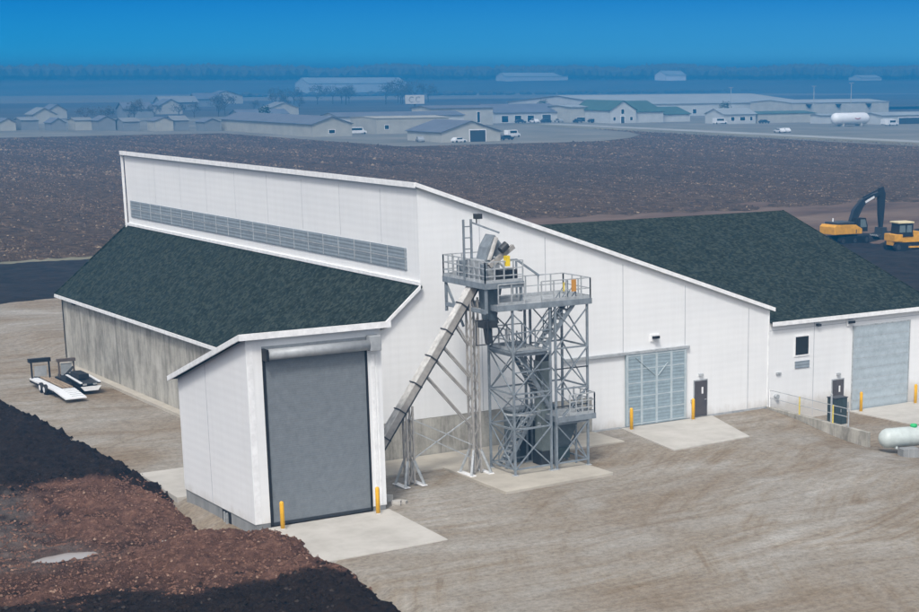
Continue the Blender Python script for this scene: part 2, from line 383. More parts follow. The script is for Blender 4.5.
# soil heaps at the lower left
def edge_x(y):
    e = 29.35 + .45 * fbm(0, y, .35, 4, 2)
    e -= (.5 + .9 * (1 - smooth(73, 77.5, y))) * smooth(72.0, 72.9, y) * (1 - smooth(78, 81, y))
    e += .45 * smooth(66, 69, y) * (1 - smooth(70.2, 71.5, y)); e -= .5 * (1 - smooth(56, 63, y))
    return e
def ell(x, y, cx, cy, rx, ry): return math.sqrt(((x - cx) / rx) ** 2 + ((y - cy) / ry) ** 2)
def soil_parts(x, y):
    n1 = fbm(x, y, .45, 5, 1); n2 = fbm(x, y, 1.5, 4, 3)
    t = edge_x(y) + .35 * n2 - x
    m1 = 1 - smooth(.35, 1.0, ell(x, y, 25.0, 78.9, 4.3, 7.2))
    m2 = 1 - smooth(.2, 1.05, ell(x, y, 25.6, 66.2, 4.9, 4.6))
    m2 = max(m2, 1 - smooth(.2, 1.0, ell(x, y, 27.3, 60.5, 2.6, 4.6)))
    pud = 1 - smooth(.7, 1.5, ell(x, y, 21.1, 72.9, 1.3, .7))
    g = -.5 - .4 * (1 - smooth(78, 84, y)) + .9 * (1 - smooth(68, 72.5, y))
    black = smooth(84.0, 87.0, y + n1 * 4.5 + n2 * 2.2 + .25 * (x - 26)) + (1 - smooth(61.0, 63.2, y + .35 * (x - 22) + n1 * 2.6 + n2 * 1.6))
    black = min(1, black)
    h = .55 + .18 * black + .55 * m1 + .55 * m2
    ring = ell(x, y, 21.1, 72.9, 1.3, .7)
    z = g + h * smooth(0, 1.5, t) + (n1 * .30 + n2 * (.13 + .05 * black) + .09 * abs(fbm(x, y, 3.2, 3, 5))) * smooth(0, .8, t) 
    if ring < 2.6: z = max(z, -.24 + .10 * n2)
    z -= (.30 + .18 * n1 + .06 * n2) * pud if ring < 2.6 else 0
    if t < 0: z = g - .35 + .5 * t
    return z, t, m1, m2, black, n1, pud
sx = fr(4, 30.6, .16); sy = fr(46, 120, .2)
so = grid('soil_heaps', sx, sy, lambda x, y: soil_parts(x, y)[0], SOIL); struct(so)
ca = so.data.color_attributes.new('clay', 'FLOAT_COLOR', 'POINT')
for i, v in enumerate(so.data.vertices):
    z, t, m1, m2, bl, n1, pud = soil_parts(v.co.x, v.co.y)
    red = max(smooth(.02, .3, m1), smooth(.02, .25, m2), .55 * (1 - smooth(24, 29, abs(v.co.y - 70) * 3)))
    red = max(0, min(1, red + .35 * n1)) * (1 - bl)
    patch = smooth(.1, .35, fbm(v.co.x, v.co.y, .5, 4, 8)) * m1 * smooth(25.5, 23.5, v.co.x) if v.co.x < 25.5 else 0
    red *= 1 - .8 * patch
    grey = smooth(0, 1, (1 - smooth(21, 23.5, v.co.x)) * (1 - bl) * smooth(66, 70, v.co.y)) * max(0, min(.75, .4 + 1.1 * n1 + .6 * fbm(v.co.x, v.co.y, 1.6, 3, 4)))
    grey = max(grey, pud)
    ca.data[i].color = (red, grey, 0, 1)
sc_ = [MB() for _ in range(2)]; r_ = random.Random(5)
for k in range(24000):
    x = r_.uniform(15, 30); y = r_.uniform(55, 112) if r_.random() < .45 else r_.uniform(56, 86)
    z, t, m1, m2, bl, n1, pud = soil_parts(x, y)
    if t < -.12 or pud > .3: continue
    isred = r_.random() > smooth(.05, .8, bl); s_ = (.025 + .075 * r_.random() ** 3) if isred else (.03 + .10 * r_.random() ** 3)
    if not isred and r_.random() < .1: s_ *= 1.25
    q = sc_[1 if isred else 0]; q.slot(0 if r_.random() < .94 else 1)
    q.idx([(x + s_ * r_.uniform(.6, 1.2) * math.cos(a) , y + s_ * r_.uniform(.6, 1.2) * math.sin(a), z - .02 + (s_ * .5 if i % 2 else 0)) for i, a in enumerate([1.05 * i_ for i_ in range(6)])] + [(x + r_.uniform(-.3, .3) * s_, y + r_.uniform(-.3, .3) * s_, z + s_ * r_.uniform(.5, 1))], [(i, (i + 1) % 6, 6) for i in range(6)])
DC = simple('black_soil_lump', (.020, .0145, .0115), 1, 0, .5, 2, .05); DC2 = simple('grey_soil_lump', (.045, .036, .031), 1, 0, .4, 2, .05)
RC = simple('clay_lump', (.14, .078, .056), 1, 0, .4, 2, .05); RC2 = simple('pale_clay_lump', (.25, .165, .12), 1, 0, .3, 2, .05)
for q, mm in ((sc_[0], [DC, DC2]), (sc_[1], [RC, RC2])):
    o = q.build('soil_lumps', mm); o['kind'] = 'stuff'
pm = MB(); pm.face([(21.1 + 2.2 * math.cos(a), 72.9 + 1.2 * math.sin(a), -.40) for a in [2 * PI * k / 28 for k in range(28)]])
PUD, t_, b_ = nt('muddy_water'); b_.inputs['Base Color'].default_value = (.34, .31, .29, 1); b_.inputs['Roughness'].default_value = .12
struct(pm.build('puddle', PUD))
for (x, y, s, lab) in ((25.3, 72.0, .28, 'small pale broken rock on the clay between the two soil heaps'), (26.2, 71.5, .22, 'smaller grey rock beside the clay rut near the shed')):
    bm = bmesh.new(); bmesh.ops.create_icosphere(bm, subdivisions=2, radius=s)
    for v in bm.verts: v.co *= 1 + .3 * noise.noise(v.co * 4); v.co.z *= .6
    me = bpy.data.meshes.new('rock'); bm.to_mesh(me); bm.free(); me.materials.append(SLAB)
    o = bpy.data.objects.new('rock', me); COL.objects.link(o); o.location = (x, y, soil_parts(x, y)[0] + s * .3); tag(o, lab, 'rock')

# concrete slabs and aprons (each a real slab)
def slab(name, pts, ztop, mat, th=.5):
    m = MB(); m.prism([(x, y, ztop - th) for x, y in pts], (0, 0, th)); return struct(m.build(name, mat, bevel=.02))
slab('concrete_apron', [(29.25, 70.98), (35.75, 70.98), (35.35, 64.6), (29.35, 64.4)], .05, SLAB)
slab('tower_pad', [(41.78, 70.35), (48.4, 70.75), (48.4, 76.9), (41.9, 76.9)], .14, SLAB2)
slab('wall_footing', [(36.6, 76.95), (53.4, 76.95), (53.4, 80.1), (36.6, 80.1)], .10, SLAB2)
slab('concrete_apron', [(55.3, 80.0), (54.3, 73.55), (59.95, 74.0), (61.9, 80.0)], .08, SLAB)
slab('concrete_apron', [(73.0, 80.1), (73.3, 74.6), (86, 74.2), (86, 80.1)], -.92, SLAB)
slab('concrete_apron', [(29.0, 80.5), (37.2, 80.5), (37.2, 86.8), (29.3, 86.8)], -.36, SLAB)
slab('wall_kerb', [(36.75, 86.9), (37.35, 86.9), (37.35, 124.7), (36.75, 124.7)], -.30, SLAB2, .4)

# ------------------------------------------------------------------ warehouse
FY = 80.19; BY = 124.5; MX = 42.66; LX = 37.35; RX = 66.3; PZ = 14.25; RZ = 6.1
wh = thing('warehouse', 'large white warehouse with dark green lower roof, raised clerestory wall and lopsided gable front', 'warehouse', (52, 80, 0))
wh.location = (0, 0, 0)
def P_(name, mb, mat, parent=wh, **k): return mb.build(name, mat, parent, **k)
slopeR = (PZ - RZ) / (RX - MX)
# front gable wall (thin solid slab) white upper part, concrete lower left
m = MB()
zl = 4.70
m.prism([(LX, FY, 2.08), (53.4, FY, 2.08), (53.4, FY, .04), (RX, FY, .04), (RX, FY, RZ), (MX, FY, PZ), (MX, FY, 9.05), (LX, FY, zl)], (0, .25, 0))
m.slot(1)
for x, z0, z1 in ((46.3, 2.1, PZ - (46.3 - MX) * slopeR), (50.4, 2.1, PZ - (50.4 - MX) * slopeR), (55.57, 4.4, PZ - (55.57 - MX) * slopeR), (59.98, 4.45, PZ - (59.98 - MX) * slopeR), (64.75, .1, PZ - (64.75 - MX) * slopeR)):
    m.box(x - .025, x + .025, FY - .004, FY + .02, z0, z1 - .35)
P_('gable_wall', m, [WHITE, SEAM])
m = MB(); m.prism([(LX, FY - .02, -.3), (53.38, FY - .02, -.3), (53.38, FY - .02, 2.06), (LX, FY - .02, 2.06)], (0, .25, 0))
P_('concrete_base', m, CONC)
# left concrete wall
m = MB(); m.box(LX, LX + .3, FY + .24, BY, -1.2, 4.62); P_('concrete_wall', m, CONC)
m = MB(); m.box(LX - .02, LX - .1, 121.3, 121.9, 4.1, 4.4); P_('wall_light', m, BLACK)
# back and right walls
m = MB(); m.prism([(LX, BY, 0), (RX, BY, 0), (RX, BY, RZ), (MX, BY, PZ), (MX, BY, 9.05), (LX, BY, zl)], (0, -.25, 0)); P_('back_wall', m, WHITE)
m = MB(); m.box(RX - .25, RX, FY + .26, BY - .26, -1.2, RZ - .1); P_('side_wall', m, WHITE)
# clerestory wall
m = MB(); m.box(MX, MX + .2, FY + .26, BY - .26, 8.9, PZ - .02); m.slot(1)
for y in (84.4, 89.4, 94.4, 99.4, 104.4, 109.2, 113.8, 118.6): m.box(MX - .004, MX + .05, y - .025, y + .025, 11.1, PZ - .3)
P_('clerestory_wall', m, [WHITE, SEAM])
m = MB(); m.box(MX - .06, MX + .05, 81.55, 123.75, 9.84, 11.0)
lv = P_('louvre', m, LOUV)
m = MB()
for k in range(22): m.box(MX - .085, MX - .06, 81.6 + k * 2.003, 81.66 + k * 2.003, 9.86, 10.98)
m.box(MX - .08, MX - .06, 81.6, 123.7, 10.38, 10.44)
m.build('mullion', GALV, lv)
m = MB(); m.box(MX - .12, MX - .004, FY - .1, BY + .1, 9.18, 9.36); P_('flashing', m, TRIM)
# roofs
m = MB(); ovx = 37.0
zat = lambda x: 9.18 + (x - MX) * (9.18 - 4.66) / (MX - 37.13)
m.prism([(MX - .0, FY - .25, zat(MX)), (ovx, FY - .25, zat(ovx)), (ovx, FY - .25, zat(ovx) - .12), (MX, FY - .25, zat(MX) - .12)], (0, BY - FY + .5, 0))
P_('lower_roof', m, SHING)
m = MB()
m.box(ovx - .06, ovx - .003, FY - .3, BY + .3, zat(ovx) - .20, zat(ovx) + .02)
P_('eave_fascia', m, TRIM)
for yy, nm in ((FY - .33, 0), (BY + .255, 0)):
    m = MB(); m.prism([(MX - .13, yy, zat(MX) + .05), (ovx - .07, yy, zat(ovx) + .03), (ovx - .07, yy, zat(ovx) - .17), (MX - .13, yy, zat(MX) - .17)], (0, .075, 0)); P_('rake_trim', m, TRIM if yy < 100 else SHING)
# downpipe-like gutter outlet
m = MB()
zr = lambda x: PZ + .12 - (x - MX) * slopeR
m.prism([(MX - .18, FY - .2, zr(MX - .18)), (RX + .25, FY - .2, zr(RX + .25)), (RX + .25, FY - .2, zr(RX + .25) - .11), (MX - .18, FY - .2, zr(MX - .18) - .11)], (0, BY - FY + .4, 0))
P_('main_roof', m, SHING)
m = MB(); m.prism([(MX - .22, FY - .285, zr(MX - .22) + .06), (RX + .3, FY - .285, zr(RX + .3) + .06), (RX + .3, FY - .285, zr(RX + .3) - .17), (MX - .22, FY - .285, zr(MX - .22) - .17)], (0, .08, 0)); P_('rake_trim', m, TRIM)
m = MB(); m.box(MX - .26, MX - .185, FY - .2, BY + .25, zr(MX) - .16, zr(MX) + .12); P_('eave_fascia', m, TRIM)
m = MB(); m.box(MX - .18, MX - .02, BY + .21, BY + .3, 9.0, zr(MX) - .1); P_('corner_trim', m, TRIM)
m = MB(); m.box(RX - .02, RX + .06, FY - .03, FY + .2, .04, RZ - .1); P_('corner_trim', m, TRIM)
# sliding door on track
m = MB(); m.box(55.66, 59.98, FY - .16, FY - .06, .1, 4.28); sd = P_('sliding_door', m, SLIDE)
for x in (55.74, 56.75, 57.82, 58.88, 59.90):
    r = MB(); r.box(x - .075, x + .075, FY - .19, FY - .161, .12, 4.26); r.build('stile', SLRIB, sd)
for k in range(6):
    z = .2 + k * .8
    r = MB(); r.box(55.82, 59.82, FY - .175, FY - .161, z - .035, z + .035); r.build('rail', SLRIB, sd)
r = MB(); r.beam((56.3, FY - .185, 4.1), (57.75, FY - .185, 2.9), .08, .02); r.beam((57.9, FY - .185, 2.9), (58.6, FY - .185, 3.6), .08, .02); r.build('brace', SLRIB, sd)
m = MB(); m.box(51.4, 60.2, FY - .2, FY - .003, 4.29, 4.44); P_('door_track', m, GALV)
m = MB(); m.box(55.3, 60.3, FY - .06, FY - .003, 0.0, .09); P_('door_sill', m, GALV)
def man_door(parent, x0, z0, y, mat):
    m = MB(); m.box(x0 - .06, x0 + .97, y - .05, y - .003, z0, z0 + 2.2); fr_ = m.build('door_frame', GALV, parent)
    m = MB(); m.box(x0, x0 + .91, y - .075, y - .051, z0 + .02, z0 + 2.13); d = m.build('door', mat, parent)
    m = MB(); m.box(x0 + .5, x0 + .62, y - .085, y - .076, z0 + 1.35, z0 + 1.75); m.build('notice', TRIM, d)
    m = MB(); m.tube((x0 + .82, y - .14, z0 + 1.0), (x0 + .68, y - .14, z0 + 1.0), .02, n=6); m.tube((x0 + .82, y - .14, z0 + 1.0), (x0 + .82, y - .07, z0 + 1.0), .02, n=6); m.build('handle', GALV, d)
    m = MB(); m.box(x0 + .32, x0 + .58, y - .16, y - .003, z0 + 2.42, z0 + 2.56); m.build('door_light', GALV, parent)
man_door(wh, 60.68, .1, FY, DOORBR)
def flood(parent, x, y, z):
    m = MB(); m.box(x - .3, x + .3, y - .1, y - .003, z - .2, z + .2); m.slot(1)
    m.prism([(x - .2, y - .1, z - .06), (x + .2, y - .1, z - .06), (x + .16, y - .36, z - .02), (x - .16, y - .36, z - .02)], (0, 0, .16))
    m.build('wall_light', [TRIM, BLACK], parent)
flood(wh, 57.75, FY, 5.1)
m = MB(); m.box(60.42, 60.56, FY - .12, FY - .003, .95, 1.15); P_('card_reader', m, GALV)
m = MB(); m.box(53.4, 55.3, FY - .02, FY - .003, -.1, .12); P_('base_flashing', m, GALV); m = MB(); m.box(61.75, RX - .03, FY - .02, FY - .003, -.1, .12); P_('base_flashing', m, GALV)

# ------------------------------------------------------------------ loading bay (projecting shed)
bay = thing('loading_shed', 'tall white drive-in shed with grey roller door at the near corner of the warehouse', 'shed')
BX0, BX1, BYF, BYB = 29.15, 35.72, 71.15, 79.75
zf, zb = 8.72, 5.72
m = MB()
m.prism([(BX0, BYF, .22), (BX0, BYF, zf), (BX0, BYB, zb), (BX0, BYB, .22)], (.2, 0, 0)); m.slot(1)
for y in (73.0 + 3.15,): m.box(BX0 - .004, BX0 + .02, y - .03, y + .03, .24, zf - (y - BYF) * (zf - zb) / (BYB - BYF) - .1)
m.build('side_wall', [WHITE, SEAM], bay)
m = MB(); m.prism([(BX1, BYF, .22), (BX1, BYF, zf), (BX1, BYB, zb), (BX1, BYB, .22)], (-.2, 0, 0)); m.build('side_wall', WHITE, bay)
m = MB(); m.box(BX0 + .21, BX1 - .21, BYB - .2, BYB, .22, zb); m.build('back_wall', WHITE, bay)
DX0, DX1, DZ = 30.02, 34.9, 7.75
m = MB(); m.box(BX0 + .003, DX0 - .14, BYF - .003, BYF + .2, .22, zf - .01); m.box(DX1 + .10, BX1 - .003, BYF - .003, BYF + .2, .22, zf - .01); m.box(DX0 - .14, DX1 + .10, BYF - .003, BYF + .2, DZ + .5, zf - .01)
m.build('front_wall', WHITE, bay)
m = MB(); m.box(BX0 + .03, BX0 + .3, BYF - .02, BYF + .0, .24, zf - .3); m.build('corner_trim', TRIM, bay)
m = MB(); m.box(35.2, 35.35, BYF - .03, BYF + .0, .24, zf - 1.3); m.box(35.42, 35.5, BYF - .03, BYF + .0, .24, zf - 1.3); m.build('jamb_trim', TRIM, bay)
m = MB(); m.prism([(BX0 - .35, BYF - .3, zf + .14), (BX0 - .35, BYB + .2, zb + .14 - .1), (BX1 + .3, BYB + .2, zb + .04), (BX1 + .3, BYF - .3, zf + .14)], (0, 0, -.12)); m.build('roof', SHING, bay)
m = MB(); m.box(BX0 - .42, BX1 + .37, BYF - .38, BYF - .303, zf - .08, zf + .2); m.build('fascia', TRIM, bay)
m = MB(); m.prism([(BX0 - .42, BYF - .30, zf + .2), (BX0 - .42, BYB + .3, zb + .08), (BX0 - .42, BYB + .3, zb - .16), (BX0 - .42, BYF - .30, zf - .06)], (.068, 0, 0)); m.build('rake_trim', TRIM, bay)
m = MB(); m.prism([(BX1 + .303, BYF - .30, zf + .2), (BX1 + .303, BYB + .3, zb + .08), (BX1 + .303, BYB + .3, zb - .16), (BX1 + .303, BYF - .30, zf - .06)], (.068, 0, 0)); m.build('rake_trim', TRIM, bay)
m = MB(); m.prism([(BX0 + .05, BYF + .02, -1.8), (DX0 - .14, BYF + .02, -1.8), (DX0 - .14, BYF + .3, -1.8), (BX0 + .4, BYF + .3, -1.8), (BX0 + .4, BYB, -1.8), (BX0 + .05, BYB, -1.8)], (0, 0, 2.018))
m.build('foundation', FOUND, bay)
m = MB(); m.prism([(BX1 - .05, BYF + .02, -1.8), (DX1 + .1, BYF + .02, -1.8), (DX1 + .1, BYF + .3, -1.8), (BX1 - .4, BYF + .3, -1.8), (BX1 - .4, BYB, -1.8), (BX1 - .05, BYB, -1.8)], (0, 0, 2.018)); m.build('foundation', FOUND, bay)
m = MB(); m.box(BX0 + .02, BX0 + .049, 74.1, 75.1, -1.2, .15); pd = m.build('pit_hatch', BLACK, bay)
m = MB(); m.beam((BX0 - .01, 74.45, -1.2), (BX0 - .01, 74.45, .1), .12); m.beam((BX0 - .01, 74.8, -1.2), (BX0 - .01, 74.8, .1), .07); m.build('bar', GALV, pd)
m = MB(); m.box(DX0, DX1, BYF + .02, BYF + .08, .06, DZ + .1); dr = m.build('roller_door', ROLL, bay)
m = MB(); m.box(DX0, DX1, BYF - .01, BYF + .02, .055, .2); m.build('bottom_bar', DKMET, dr)
for x in (DX0 - .135, DX1 + .005): 
    m = MB(); m.box(x, x + .09 if x > 32 else x + .13, BYF - .03, BYF + .1, .05, DZ + .1); m.build('guide_rail', BLACK, dr)
m = MB(); m.tube((DX0 - .02, BYF - .28, DZ + .16), (DX1 + .05, BYF - .28, DZ + .16), .24, n=18); m.build('coil_hood', HOOD, bay, True)
m = MB(); m.box(DX0 - .14, DX1 + .1, BYF - .004, BYF + .02, DZ + .12, DZ + .498); m.build('lintel', HOOD, bay)
m = MB(); m.box(DX0 - .15, DX0 - .03, BYF - .55, BYF - .035, DZ - .1, DZ + .42); m.build('hood_bracket', BLACK, bay)
m = MB(); m.box(DX1 + .06, DX1 + .62, BYF - .5, BYF - .035, DZ - .12, DZ + .58); m.build('motor_box', HOOD, bay, bevel=.03)

# ------------------------------------------------------------------ side annex
an = thing('side_annex', 'lower white annex with dark green roof and grey overhead door at the right end', 'annex')
AX1 = 80.2; AYR = 96.0; AYB = 111.8; AZR = 10.35; AZE = 5.32; AF = FY + .06
m = MB(); m.box(RX + .08, AX1, AF, AF + .25, -1.3, AZE - .05); m.slot(1)
m.box(70.0, 70.05, AF - .004, AF + .02, -.9, AZE - .3)
m.box(RX + .1, AX1, AF - .006, AF + .02, AZE - .62, AZE - .58)
m.build('front_wall', [WHITE, SEAM], an)
m = MB(); m.prism([(AX1, AF + .26, -1.3), (AX1, AYB - .1, -1.3), (AX1, AYB - .1, AZE - .05), (AX1, AYR, AZR - .12), (AX1, AF + .26, AZE - .05)], (-.25, 0, 0)); m.build('gable_wall', WHITE, an)
m = MB(); m.box(RX, AX1 - .26, AYB - .35, AYB - .1, -1.3, AZE - .05); m.build('back_wall', WHITE, an)
m = MB()
m.prism([(RX + .12, AF - .3, AZE - .06), (AX1 + .3, AF - .3, AZE - .06), (AX1 + .3, AYR, AZR), (54.2, AYR, AZR), (RX + .12, 82.7, 6.12)], (0, 0, -.1))
m.prism([(RX + .12, AYB + .3, AZE - .06), (AX1 + .3, AYB + .3, AZE - .06), (AX1 + .3, AYR + .004, AZR), (54.2, AYR + .004, AZR), (RX + .12, 109.3, 6.12)], (0, 0, -.1))
m.build('roof', SHING, an)
m = MB(); m.box(RX + .12, AX1 + .3, AF - .37, AF - .305, AZE - .28, AZE - .03); m.build('eave_fascia', TRIM, an)
m = MB(); m.prism([(AX1 + .303, AF - .37, AZE - .28), (AX1 + .303, AYR, AZR - .2), (AX1 + .303, AYB + .3, AZE - .26), (AX1 + .303, AYB + .3, AZE - .04), (AX1 + .303, AYR, AZR + .03), (AX1 + .303, AF - .37, AZE - .03)], (.06, 0, 0)); m.build('rake_trim', SHING, an)
m = MB(); m.box(73.3, 78.1, AF - .05, AF - .003, -1.0, 4.4); od = m.build('overhead_door', PALED, an)
for k in range(1, 8): 
    m = MB(); z = -1 + 5.4 * k / 8; m.box(73.32, 78.08, AF - .056, AF - .0505, z - .015, z + .015); m.build('panel_joint', GALV, od)
m = MB(); m.box(73.22, 73.3, AF - .07, AF - .003, -1, 4.48); m.box(78.1, 78.18, AF - .07, AF - .003, -1, 4.48); m.box(73.3, 78.1, AF - .07, AF - .003, 4.4, 4.48); m.build('door_frame', GALV, an)
man_door(an, 71.62, -.97, AF, DOORBR)
flood(an, 72.95, AF, 4.72)
m = MB(); m.box(68.42, 69.62, AF - .05, AF - .003, 2.95, 4.28); wf = m.build('window_frame', TRIM, an)
m = MB(); m.box(68.5, 69.54, AF - .056, AF - .0505, 3.05, 4.18); m.build('pane', GLASS, wf)
m = MB(); m.box(68.5, 69.65, AF - .06, AF - .003, 2.22, 2.66); m.build('vent_grille', LOUV, an)
m = MB(); m.box(70.15, 70.4, AF - .25, AF - .003, 4.72, 4.86); m.build('camera_mount', DKMET, an)
m = MB(); m.tube((67.0, AF - .25, .65), (67.0, AF - .003, .65), .14, n=10); m.build('wall_vent', GALV, an)
m = MB(); m.box(67.0, 67.35, AF - .12, AF - .003, 2.0, 2.12); m.build('wall_light', GALV, an)
m = MB(); m.box(72.75, 72.95, AF - .15, AF - .003, -.65, -.35); m.build('junction_box', GALV, an)

# ------------------------------------------------------------------ retaining wall, rail, bollards, small yard things
rw = MB(); rw.prism([(66.12, 80.05, .12), (66.12, 71.0, .04), (66.12, 71.0, -1.4), (66.12, 80.05, -1.4)], (.28, 0, 0))
tag(rw.build('retaining_wall', CONC, bevel=.02), 'low concrete retaining wall running out from the warehouse between two yard levels', 'wall')
rail = thing('handrail', 'thin metal handrail with faded yellow posts along the retaining wall', 'handrail')
for y, mt in ((79.9, TRIM), (77.1, LIME), (74.1, LIME), (72.75, GALV)):
    z0 = .04 + .08 * (y - 71) / 9
    p = MB(); p.tube((66.26, y, z0), (66.26, y, z0 + 1.08), .045, n=8); p.build('post', mt, rail)
for dz in (1.06, .58):
    p = MB(); p.tube((66.26, 79.95, .1 + dz), (66.26, 72.7, .05 + dz), .022, n=6); p.build('rail', GALV, rail)
def bollard(x, y, z, label, h=1.3):
    o = thing('bollard', label, 'bollard', (x, y, z), 0, 'yellow bollards')
    p = MB(); p.lathe((0, 0, -.2), (0, 0, 1), [(0, .1), (h + .1, .1), (h + .16, .085), (h + .19, .05), (h + .2, .01)], 14)
    p.build('post', YEL, o, True)
    p = MB(); p.lathe((0, 0, .0), (0, 0, 1), [(0, .16), (.03, .16), (.05, .102)], 14); p.build('base_collar', SLAB, o)
bollard(30.12, 70.38, .05, 'yellow bollard at the left jamb of the tall grey roller door')
bollard(34.88, 70.40, .05, 'yellow bollard at the right jamb of the tall grey roller door')
bollard(55.45, 79.2, .08, 'yellow bollard at the left edge of the slatted sliding door')
bollard(60.1, 79.5, .08, 'yellow bollard between the slatted sliding door and the brown personnel door')
bollard(73.35, 79.4, -.92, 'yellow bollard at the left jamb of the annex overhead door')
bollard(78.1, 79.4, -.92, 'yellow bollard at the right jamb of the annex overhead door')
cab = thing('utility_cabinet', 'dark teal utility cabinet beside the annex entrance door', 'cabinet', (69.5, 77.3, -1))
p = MB(); p.box(-.55, .45, -.35, .35, .12, 1.75); p.build('body', DKGRN, cab, bevel=.02)
p = MB(); p.box(-.6, .5, -.4, .4, 0, .12); p.build('plinth', SLAB, cab)
p = MB(); p.box(-.58, .48, -.38, .38, 1.751, 1.8); p.build('lid', DKMET, cab)
p = MB(); p.box(-.52, -.03, -.37, -.351, .2, 1.68); d1 = p.build('door', DKGRN, cab); p = MB(); p.box(-.1, -.07, -.4, -.37, .9, 1.1); p.build('handle', GALV, d1)
p = MB(); p.box(.0, .42, -.37, -.351, .2, 1.68); p.build('door', DKGRN, cab)
pp = thing('pipe_post', 'tall slim grey pipe post between the cabinet and the rail', 'post', (68.62, 76.9, -1))
p = MB(); p.tube((0, 0, -.1), (0, 0, 2.05), .06, n=10); p.build('pipe', GALV, pp); p = MB(); p.lathe((0, 0, 2.05), (0, 0, 1), [(0, .08), (.05, .08), (.09, .03)], 10); p.build('cap', GALV, pp)
tk = thing('propane_tank', 'pale grey horizontal gas tank with green lid at the right edge of the yard', 'tank', (67.2, 68.75, -.14), R(-14))
L = 1.85; r = .56
p = MB(); p.lathe((-L, 0, .2), (1, 0, 0), [(0, .05), (.03, .2), (.12, .36), (.28, .5), (.45, r), (2 * L - .45, r), (2 * L - .28, .5), (2 * L - .12, .36), (2 * L - .03, .2), (2 * L, .05)], 24); p.build('vessel', TANKG, tk, True)
p = MB(); p.lathe((.3, 0, .72), (0, 0, 1), [(0, .2), (.14, .2), (.19, .15), (.21, .02)], 14); p.build('valve_lid', GREEN, tk, True)
for x in (-.95, .95):
    p = MB(); p.prism([(x - .06, -.42, -.36), (x - .06, .42, -.36), (x - .06, .34, -.06), (x - .06, .15, -.2), (x - .06, -.15, -.2), (x - .06, -.34, -.06)], (.12, 0, 0)); p.build('saddle', TANKG, tk)
cb = MB(); cb.box(-.5, .5, -.32, .32, 0, .52); cb.slot(1); cb.box(-.16, -.15, -.325, -.3, 0, .52); cb.box(.17, .18, -.325, -.3, 0, .52)
o = cb.build('concrete_block', [FOUND, SEAM], loc=(66.35, 67.85, yard_z(66.35, 67.85) - .03), bevel=.02); o.rotation_euler.z = R(-14); tag(o, 'grey concrete block under the near left end of the gas tank', 'block')
for (x, y, sx_, lab) in ((36.25, 72.6, .5, 'pale broken concrete lump against the right side of the roller door shed'), (36.45, 71.6, .32, 'smaller grey concrete lump nearest the shed corner'), (36.9, 71.7, .22, 'smallest white stone beside the lumps by the shed corner')):
    bm = bmesh.new(); bmesh.ops.create_cube(bm, size=sx_ * 1.3); bmesh.ops.subdivide_edges(bm, edges=bm.edges, cuts=3, use_grid_fill=True)
    for v in bm.verts: v.co *= 1 + .25 * noise.noise(v.co * 3 + Vector((x, y, 0))); v.co.z *= .55
    me = bpy.data.meshes.new('rubble'); bm.to_mesh(me); bm.free(); me.materials.append(SLAB)
    o = bpy.data.objects.new('concrete_rubble', me); COL.objects.link(o); o.location = (x, y, sx_ * .28); o.rotation_euler.z = x * 3; tag(o, lab, 'rubble')

# ------------------------------------------------------------------ inclined conveyor with two lattice masts
cv = thing('inclined_conveyor', 'steep enclosed conveyor rising from behind the shed to the tower on lattice masts', 'conveyor')
CY = 74.75
c0 = Vector((35.75, CY, .1)); c1 = Vector((43.0, CY, 10.0)); cd = (c1 - c0).normalized()
p = MB(); p.beam(c0, c1, .46, .34); p.build('trough', TANMET, cv)
p = MB(); nrm = cd.cross(Vector((0, 1, 0))).normalized()
if nrm.z < 0: nrm = -nrm
p.beam(c0 + nrm * .2, c1 + nrm * .2, .5, .05); p.build('cover', COVER, cv)
p = MB(); p.beam(c0 - nrm * .2 + Vector((0, -.19, 0)), c1 - nrm * .2 + Vector((0, -.19, 0)), .08, .08); p.beam(c0 - nrm * .2 + Vector((0, .19, 0)), c1 - nrm * .2 + Vector((0, .19, 0)), .08, .08); p.build('bottom_angle', DKMET, cv)
Ln = (c1 - c0).length
for k in range(1, 8):
    q = c0 + cd * (Ln * k / 8); p = MB(); p.beam(q - nrm * .24, q + nrm * .27, .58, .06, up=cd); p.build('flange', DKMET, cv)
def mast(x, y, z0, h, w, spread):
    g = MB()
    leg = [(x + sx_ * w / 2, y + sy_ * w / 2) for sx_ in (-1, 1) for sy_ in (-1, 1)]
    for (a, b) in leg: g.beam((a, b, z0 + .05), (a, b, z0 + h), .085)
    n = max(2, round(h / .9)); st = h / n
    for k in range(n):
        za, zb_ = z0 + k * st, z0 + (k + 1) * st
        for i, j in ((0, 2), (1, 3), (0, 1), (2, 3)):
            A, B = leg[i], leg[j]
            if k % 2: A, B = B, A
            g.beam((*A, za), (*B, zb_), .032)
    mo = g.build('mast', TANMET, cv)
    for i, (a, b) in enumerate(leg):
        q = MB(); q.beam((x + (a - x) * spread, y + (b - y) * spread, z0 + .02), (a, b, z0 + 1.25), .11); q.build('raking_foot', GALV, mo)
    q = MB(); q.box(x - w * spread / 2 - .1, x - w * spread / 2 + .22, y - w * spread / 2 - .12, y + w * spread / 2 + .12, z0, z0 + .04); q.box(x + w * spread / 2 - .22, x + w * spread / 2 + .1, y - w * spread / 2 - .12, y + w * spread / 2 + .12, z0, z0 + .04); q.build('base_plate', TRIM, mo)
def c_at(x): return c0 + (c1 - c0) * ((x - c0.x) / (c1.x - c0.x))
mast(38.85, CY, .04, c_at(38.85).z - .35, .36, 3.0)
mast(42.62, CY, .14, c_at(42.62).z - .5, .42, 2.8)
